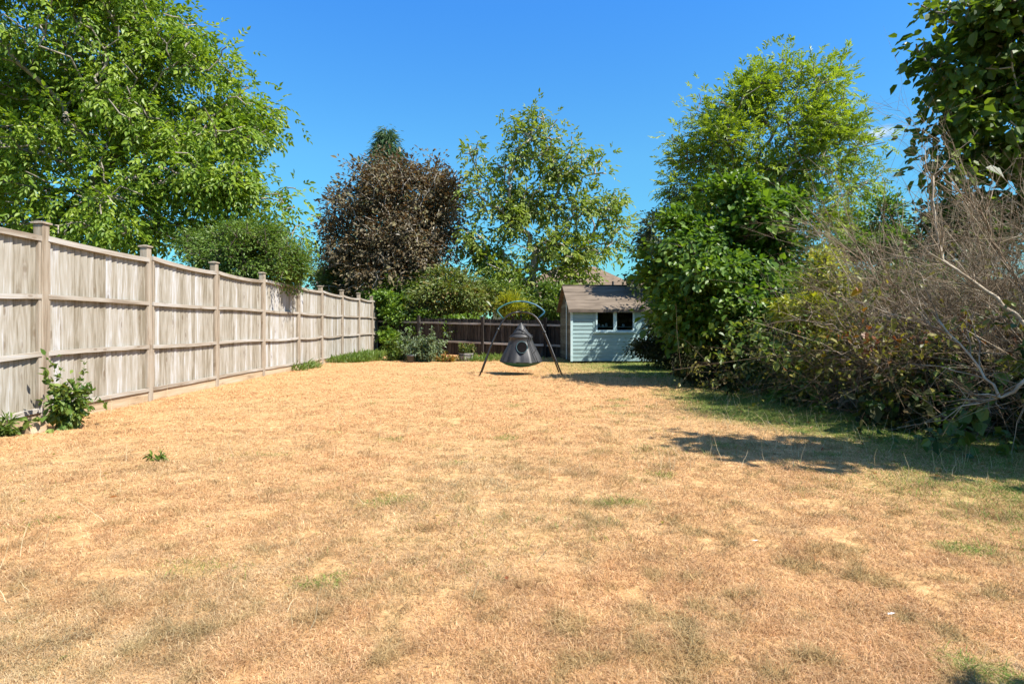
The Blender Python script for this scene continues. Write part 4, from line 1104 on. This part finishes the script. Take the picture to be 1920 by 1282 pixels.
# green weeds at the foot of the left fence near the far corner
rng = np.random.default_rng(66)
wx = np.concatenate([rng.uniform(-5.45, -4.3, 1500), rng.uniform(-5.4, -5.1, 420), rng.uniform(-4.6, 1.4, 900)])
wy = np.concatenate([rng.uniform(18.5, 23.5, 1500), rng.uniform(7.5, 17, 420), rng.uniform(19.2, 21.0, 900)])
kp = N1(wx, wy, 1.1, 3) > np.concatenate([0.40 + 0.55 * np.clip((wx[:1500] + 5.0) / 0.9, 0, 1), np.full(420, 0.71), np.full(900, 0.55)])
wx, wy = wx[kp], wy[kp]
C = np.stack([wx, wy, np.full(len(wx), 0.03)], 1)
a_ = clump_leaves(C, np.tile(np.array([[0, 0, 1.0]]), (len(C), 1)), 10, 0.05, 0.11, 0.022, rng, droop=-0.3, outw=0.6)
tag(leaf_mesh("weed_cover", *a_, M["weed"], None, None, LANCE), "low green weeds along the foot of the fences", "weeds", kind="stuff")

# ------------------------------------------------------------------ small things near the left fence
upright_plant("sapling", "leafy green sapling growing against the second fence panel", 130, 803, 130, 58, 15, M["shrub"], 71, 0.07, 0.042, 17, cat="sapling")
upright_plant("leafy_weed", "small strappy weed at the left edge by the fence foot", 4, 818, 40, 60, 12, M["shrub"], 72, 0.085, 0.02, 8)
upright_plant("seedling", "tiny green seedling alone on the dry lawn", 298, 862, 18, 26, 6, M["weed"], 73, 0.05, 0.018, 3)
M["stone"] = noise_mat("buff stone", [(0.3, (0.24, 0.15, 0.085)), (0.55, (0.34, 0.235, 0.145)), (0.75, (0.40, 0.31, 0.215))], scale=(9, 9, 9), bump=0.6, bdist=0.02)
c = at(50, 812, 6.45); c[2] = 0
mb = MB(); rng = np.random.default_rng(5)
V = [(-.17, -.10, -.03), (.15, -.12, -.03), (.18, .08, -.03), (-.14, .10, -.03), (-.14, -.085, .055), (.10, -.10, .085), (.15, .06, .12), (-.10, .08, .07)]
mb.add(V, [(3, 2, 1, 0), (4, 5, 6, 7), (0, 1, 5, 4), (1, 2, 6, 5), (2, 3, 7, 6), (3, 0, 4, 7)])
o = mb.build("rubble_stone", M["stone"]); o.location = c
tag(o, "buff broken stone lying at the foot of the first fence post", "stone")
md = o.modifiers.new("bevel", 'BEVEL'); md.width = 0.015; md.segments = 2
M["feather"] = plain("white feather", (0.75, 0.75, 0.74), 0.7)
for (px, py, lab) in ((1671, 1165, "white feather scrap lying near the bottom right of the dry lawn"), (1416, 1024, "white feather scrap on the dry lawn right of centre")):
    Z = gz(py); c = at(px, py, Z); c[2] = 0.028
    P = np.tile(c, (4, 1)); an = np.array([0.3, 0.8, 2.6, 3.4]); D = np.stack([np.cos(an), np.sin(an), np.full(4, 0.3)], 1)
    o = leaf_mesh("feather", P, D, np.tile(np.array([[0, 0.2, 1.0]]), (4, 1)), np.array([0.020, 0.015, 0.014, 0.017]), 0.011, np.ones(4), M["feather"], None, c, LANCE)
    o.location = c; tag(o, lab, "feather")

# ------------------------------------------------------------------ trees and hedge on the right
Z = 19.5
b = at(1430, 611, Z); b[2] = 0
tr = [b, at(1432, 560, Z), at(1436, 480, Z), at(1440, 400, Z), at(1442, 320, Z)]
lob = px_lobes(Z, [(1440, 265, 120, 95, 0, 1.6), (1335, 285, 65, 55, 0, 1.1), (1540, 320, 80, 85, 0, 1.3), (1490, 200, 85, 55, 0, 1.1), (1420, 190, 60, 45, 0, .9), (1300, 330, 45, 60, 0, .8), (1480, 420, 100, 80, 0, 1.4), (1568, 165, 26, 48, 0, .4), (1470, 150, 25, 28, 0, .3), (1430, 140, 13, 34, 0, .25), (1475, 135, 14, 32, 0, .25), (1515, 150, 12, 26, 0, .2), (1566, 140, 16, 36, 0, .3), (1390, 170, 12, 26, 0, .2), (1360, 390, 90, 60, 0, 1.2), (1605, 325, 24, 30, 0, .4), (1565, 215, 26, 26, 0, .5), (1278, 262, 22, 26, 0, .35), (1560, 420, 50, 50, 0, .8), (1540, 500, 45, 40, 0, .7)])
make_tree("ash_tree", "tall bright green feathery ash tree right of the shed", "tree", b, tr, lob, 1500,
          lambda C, O, rng: pinnate_leaves(C, O + np.array((0, 0, 0.7)), 5, 0.18, 0.30, 0.125, 0.043, rng, pairs=4, droop=0.1), M["ash"], M["bark_grey"], 0.13, 0.009, seed=81, shell=0.3, bias=0.28, stray=0.08)
Z = 12.2
bush("hazel_bush", "big leafy deep green hazel spreading between the shed and the ash", "shrub", Z, [(1340, 500, 110, 95, 0, 1.3), (1280, 560, 75, 70, 0, 1.0), (1425, 500, 75, 100, 0, 1.2), (1365, 405, 60, 60, 0, .8), (1400, 590, 100, 75, -.3, 1.1), (1330, 600, 95, 60, -.2, 1.0), (1300, 440, 50, 50, .2, .7), (1240, 545, 40, 40, .2, .5), (1450, 420, 50, 50, .5, .8)], 1350,
     lambda C, O, rng: clump_leaves(C, O, 28, 0.15, 0.10, 0.074, rng, droop=0.35, outw=0.6) + (ROUND,), M["hazel"], 82, r=0.08, shell=0.55, base_px=1395)
bush("apple_tree", "dull grey-leaved small tree leaning over the right end of the shed roof", "tree", 19.4, [(1232, 440, 30, 50, 0, .6), (1205, 500, 26, 34, 0, .5), (1250, 395, 26, 34, 0, .5), (1240, 500, 34, 50, 0, .7), (1190, 470, 14, 12, 0, .2), (1215, 545, 22, 16, -.9, .3), (1258, 470, 24, 36, -1.7, .35), (1290, 510, 26, 30, -1.8, .35), (1245, 530, 14, 26, -1.6, .2)], 380, small_leaf(18, 0.13, 0.095, 0.055), M["apple"], 83, shell=0.4, base_px=1260)  # lobes listed last sit nearer, added to throw leaf shadows on the shed front
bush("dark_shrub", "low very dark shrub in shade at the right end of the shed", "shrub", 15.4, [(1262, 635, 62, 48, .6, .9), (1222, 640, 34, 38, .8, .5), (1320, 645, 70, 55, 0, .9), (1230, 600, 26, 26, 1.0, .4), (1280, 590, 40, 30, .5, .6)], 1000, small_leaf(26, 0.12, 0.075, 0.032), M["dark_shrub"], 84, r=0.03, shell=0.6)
bush("ivy_shrub", "tangled ivy-clad green shrub at the lawn edge left of the dead twigs", "shrub", 11.0, [(1425, 640, 62, 75, 0, .9), (1470, 690, 55, 60, -.6, .7), (1385, 680, 50, 45, .7, .6), (1480, 600, 50, 50, 0, .7)], 900, small_leaf(22, 0.11, 0.075, 0.05), M["bramble"], 85, r=0.03, shell=0.6)
bush("yellow_shrub", "yellow-green shrub glowing among the dead twigs", "shrub", 8.9, [(1538, 520, 38, 42, 0, .45), (1515, 570, 36, 36, -.2, .4), (1560, 580, 36, 45, 0, .5), (1545, 650, 40, 45, -.4, .5)], 420, small_leaf(18, 0.09, 0.06, 0.034), M["yellow"], 86, r=0.025, shell=0.4)
upright_plant("laurel_seedling", "low broad-leaved plant at the hedge foot beside the green grass", 1478, 752, 45, 70, 12, M["shrub"], 87, 0.13, 0.06, 7)
bush("evergreen_tree", "dark green tree behind the tops of the dead twigs", "tree", 15.5, [(1650, 430, 34, 50, 0, .6), (1700, 470, 60, 60, 0, .9), (1630, 480, 50, 50, 0, .8), (1660, 390, 14, 24, 0, .3)], 480, small_leaf(22, 0.15, 0.085, 0.05), M["hazel"], 88, r=0.07)
bush("backing_bush", "dark leafy bush filling the space behind the dead shrubs on the right", "shrub", 12.0, [(1780, 460, 80, 65, 0, .8), (1730, 560, 90, 70, -.4, .8), (1900, 400, 60, 50, 0, .7), (1640, 570, 80, 60, -.4, .8)], 700, small_leaf(22, 0.15, 0.10, 0.06), M["bramble"], 89, r=0.05)

# broad-leaved lime at top right, reaching out of the picture
Z = 11.5
b = np.array((10.1, 11.5, 0.0))
lob = px_lobes(Z, [(1860, 90, 90, 70, 0, 1.0), (1800, 130, 60, 40, 0, .7), (1850, 200, 80, 60, 0, .9), (1780, 250, 60, 40, -.2, .6), (1860, 310, 80, 55, -.2, .8), (1780, 310, 45, 28, -.3, .4), (1900, 20, 100, 60, 0, 1.0), (1790, 20, 40, 25, 0, .4), (1740, 85, 35, 16, 0, .3), (1725, 262, 24, 14, -.2, .25), (1990, 150, 130, 160, 0, 1.3), (2000, 350, 110, 80, 0, 1.0), (1735, 20, 20, 10, 0, .2), (1870, 390, 80, 45, .3, .7), (1790, 385, 50, 40, .3, .5)])
lob2 = [(np.array((5.3, 4.1, 4.4)), np.array((0.9, 0.75, 0.7))), (np.array((6.2, 3.9, 4.2)), np.array((0.9, 0.8, 0.9))), (np.array((6.0, 3.6, 2.8)), np.array((0.8, 0.8, 1.0)))]
make_tree("lime_tree", "broad-leaved dark green lime tree hanging in at the top right", "tree", b, [b, b + np.array((0, 0, 1.6)), b + np.array((-.1, 0, 3.0)), b + np.array((-0.2, 0, 4.0))], lob, 720,
          lambda C, O, rng: clump_leaves(C, O, 13, 0.18, 0.15, 0.12, rng, droop=0.5, outw=0.5) + (ROUND,), M["lime"], M["bark_grey"], 0.14, 0.006, seed=91, shell=0.3, bias=0.25)
b = np.array((6.4, 3.6, 0.0))
make_tree("lime_tree", "lime tree just out of view on the right that shades the near lawn", "tree", b, [b, b + np.array((0, 0, 1.6)), b + np.array((-.1, 0, 2.8)), b + np.array((-0.2, 0.1, 3.6))], lob2, 150,
          lambda C, O, rng: clump_leaves(C, O, 14, 0.19, 0.16, 0.135, rng, droop=0.5, outw=0.5) + (ROUND,), M["lime"], M["bark_grey"], 0.06, 0.005, seed=92, shell=0.3, bias=0.25)

# the dead shrubs: fans of arching bare stems
def dead_shrub(label, x, y, n, h, spread, seed, lean=(-0.25, 0.0), kids=(11, 7), foot=0.35, r0=0.0105, mat="twig"):
    rng = np.random.default_rng(seed)
    b = np.array((x, y, 0.0)); root = empty("dead_shrub", b); tag(root, label, "shrub", None)
    bp = b + np.stack([rng.normal(size=n) * foot, rng.normal(size=n) * foot, np.zeros(n)], 1)
    D = np.stack([rng.normal(size=n) * spread + lean[0], rng.normal(size=n) * spread + lean[1], np.ones(n)], 1)
    V, Fq, tips, td = stems(bp, D, h * rng.uniform(0.6, 1.25, n), rng, levels=3, kids=kids, ratio=(0.55, 0.5), r0=r0, bend=0.13, droop=0.14, angle=0.5)
    V[:, 2] = np.maximum(V[:, 2], 0.01)
    stem_mesh("stems", V, Fq, M[mat], root, b)
    return root
dead_shrub("low dead twiggy shrub fanning out beside the yellow-green shrub", 5.3, 9.3, 44, 1.45, 0.42, 101, (-0.2, -0.15))
dead_shrub("wide grey dead shrub with fine twigs in the middle of the hedge", 5.7, 8.3, 66, 2.0, 0.36, 102, (-0.12, -0.05))
dead_shrub("tallest dead shrub of bare twigs reaching towards the lime leaves", 5.5, 7.3, 84, 2.7, 0.29, 103, (-0.05, 0.0))
dead_shrub("nearest dead shrub with bare canes at the right edge", 6.1, 5.9, 40, 2.2, 0.5, 104, (-0.25, 0.05))
dead_shrub("low pale dead shrub leaning out over the green grass strip", 4.95, 8.2, 60, 1.5, 0.42, 107, (-0.08, -0.1))
dead_shrub("brown tangle of low dead canes at the hedge foot", 5.5, 7.1, 60, 1.0, 0.7, 105, (-0.1, 0), (7, 5), 0.7, 0.007, "twig_brown")
dead_shrub("brown dead undergrowth at the hedge foot nearest the camera", 5.6, 5.6, 60, 0.95, 0.7, 106, (0, 0), (7, 5), 0.6, 0.007, "twig_brown")

# thick bare limbs leaning across the right of the hedge
def bare_limb(label, pts, r, seed):
    rng = np.random.default_rng(seed)
    W = np.array([at(*p) for p in pts]); b = W[0].copy()
    root = empty("bare_branch", b); tag(root, label, "branch")
    mb = MB(); fine = []
    for i in range(len(W) - 1):
        for q in range(4): fine.append(W[i] + (W[i + 1] - W[i]) * q / 4 + rng.normal(size=3) * 0.008)
    fine.append(W[-1]); fine = np.array(fine)
    mb.tube([f - b for f in fine], list(np.linspace(r, r * 0.35, len(fine))), 7); mb.build("limb", M["twig"], root, smooth=True)
    k = rng.integers(3, len(fine), 16); D = unit(fine[k] - fine[k - 1]) + rng.normal(size=(16, 3)) * 0.5
    V, Fq, _, _ = stems(fine[k], D, rng.uniform(0.4, 1.0, 16), rng, levels=2, kids=(6,), r0=0.007, bend=0.15, droop=0.0)
    stem_mesh("twigs", V, Fq, M["twig"], root, b)
bare_limb("long pale bare branch leaning up and left across the right edge", [(2060, 740, 5.9), (1920, 605, 6.1), (1850, 545, 6.2), (1770, 490, 6.3), (1752, 420, 6.35), (1750, 330, 6.4)], 0.024, 111)
bare_limb("grey bare branch slanting above the orange fence at the right edge", [(2020, 620, 6.6), (1920, 545, 6.7), (1870, 470, 6.8), (1840, 400, 6.9), (1790, 350, 7.0)], 0.022, 112)
bare_limb("short bent bare branch low at the right edge", [(2000, 620, 5.0), (1920, 715, 5.0), (1880, 748, 5.0), (1840, 690, 5.2), (1760, 600, 5.5)], 0.018, 113)
bare_limb("brown bare cane arching through the middle of the dead shrubs", [(1690, 780, 7.2), (1660, 700, 7.2), (1620, 650, 7.1), (1560, 610, 7.2), (1500, 600, 7.4)], 0.016, 114)

# live growth threaded through the dead shrubs
def thread(name, label, x, y, n, h, spread, seed, mat, L, W, nl, lean=(-0.2, 0), foot=0.5, cat="bramble"):
    rng = np.random.default_rng(seed)
    b = np.array((x, y, 0.0)); root = empty(name, b); tag(root, label, cat)
    bp = b + np.stack([rng.normal(size=n) * foot, rng.normal(size=n) * foot, np.zeros(n)], 1)
    D = np.stack([rng.normal(size=n) * spread + lean[0], rng.normal(size=n) * spread + lean[1], np.ones(n)], 1)
    V, Fq, _, _ = stems(bp, D, h * rng.uniform(0.5, 1.2, n), rng, levels=2, kids=(8,), ratio=(0.5,), r0=0.006, bend=0.2, droop=0.3)
    V[:, 2] = np.maximum(V[:, 2], 0.01)
    stem_mesh("stems", V, Fq, M["twig_brown"], root, b)
    P = V[rng.integers(0, len(V), nl)] + rng.normal(size=(nl, 3)) * 0.04
    P[:, 2] = np.maximum(P[:, 2], 0.03)
    D = rng.normal(size=(nl, 3)); D[:, 2] -= 0.5
    N_ = rng.normal(size=(nl, 3)) * 0.5 + np.array((0, -0.2, 1.0))
    sz = np.exp(rng.normal(size=nl) * 0.3)
    leaf_mesh("leaves", P, D, N_, L * sz, W * sz, rng.random(nl), mat, root, b, ROUND)
thread("bramble", "bramble with green leaves threaded through the wide grey dead shrub", 5.4, 8.6, 40, 1.9, 0.5, 121, M["shrub"], 0.075, 0.05, 8000)
thread("bramble", "bramble with dark leaves under the nearest dead canes", 5.7, 6.0, 46, 1.3, 0.55, 122, M["bramble"], 0.085, 0.065, 4200)
thread("turning_bramble", "sparse orange and yellow turning leaves among the dead twigs", 5.6, 7.2, 36, 1.8, 0.55, 123, M["autumn"], 0.06, 0.042, 2200)
thread("hop_vine", "fresh green vine leaves at the right edge in front of the orange fence", 7.0, 6.8, 26, 2.2, 0.35, 124, M["lime"], 0.10, 0.085, 800, cat="climber")
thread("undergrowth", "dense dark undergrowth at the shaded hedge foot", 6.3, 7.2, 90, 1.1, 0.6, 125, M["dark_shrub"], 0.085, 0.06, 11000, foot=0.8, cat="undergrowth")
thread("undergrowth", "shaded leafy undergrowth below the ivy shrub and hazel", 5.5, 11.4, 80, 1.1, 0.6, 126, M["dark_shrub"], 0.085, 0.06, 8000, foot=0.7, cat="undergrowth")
M["olive"] = leaf_mat("small olive leaves", [(0.07, 0.075, 0.018), (0.12, 0.125, 0.028), (0.18, 0.175, 0.04), (0.26, 0.22, 0.05)], 0.35)
thread("straggly_shrub", "straggly olive leaved shrub mixed through the tall dead twigs", 5.4, 7.9, 70, 2.1, 0.42, 127, M["olive"], 0.055, 0.03, 9000, foot=0.7, cat="shrub")
thread("straggly_shrub", "straggly olive leaved shrub below the yellow-green shrub", 5.3, 9.2, 50, 1.5, 0.55, 128, M["olive"], 0.055, 0.03, 5500, foot=0.6, cat="shrub")

# fallen leaves on the lawn, thickest below the hedge
rng = np.random.default_rng(140)
lx = np.concatenate([rng.uniform(2.6, 4.8, 260), rng.uniform(-4.5, 4.0, 110)]); ly = np.concatenate([rng.uniform(4.4, 13, 260), rng.uniform(1.8, 12, 110)])
P = np.stack([lx, ly, lawn_z(lx, ly) + 0.016], 1); D = rng.normal(size=(len(lx), 3)); D[:, 2] *= 0.25
tag(leaf_mesh("fallen_leaves", P, D, np.tile(np.array([[0, 0.05, 1.0]]), (len(lx), 1)) + rng.normal(size=(len(lx), 3)) * 0.3, 0.035 * np.exp(rng.normal(size=len(lx)) * 0.3), 0.02, rng.random(len(lx)), M["autumn"]),
    "dry fallen leaves scattered on the lawn near the hedge", "leaves", kind="stuff")

b = np.array((2.5, 1.15, 0.0))  # unseen shrub, added only to cast a shadow into the near right corner
make_tree("shadow_shrub", "unseen shrub added beside the camera to cast a shadow on the bottom right corner of the lawn", "shrub", b, [b, b + np.array((0, 0, 0.5)), b + np.array((-0.05, 0.02, 0.95))],
          [(np.array((2.40, 1.14, 1.26)), np.array((0.24, 0.2, 0.20))), (np.array((2.62, 1.1, 1.15)), np.array((0.25, 0.2, 0.25)))], 160, small_leaf(16, 0.05, 0.06, 0.035), M["shrub"], M["bark_dark"], 0.02, 0.003, seed=150)
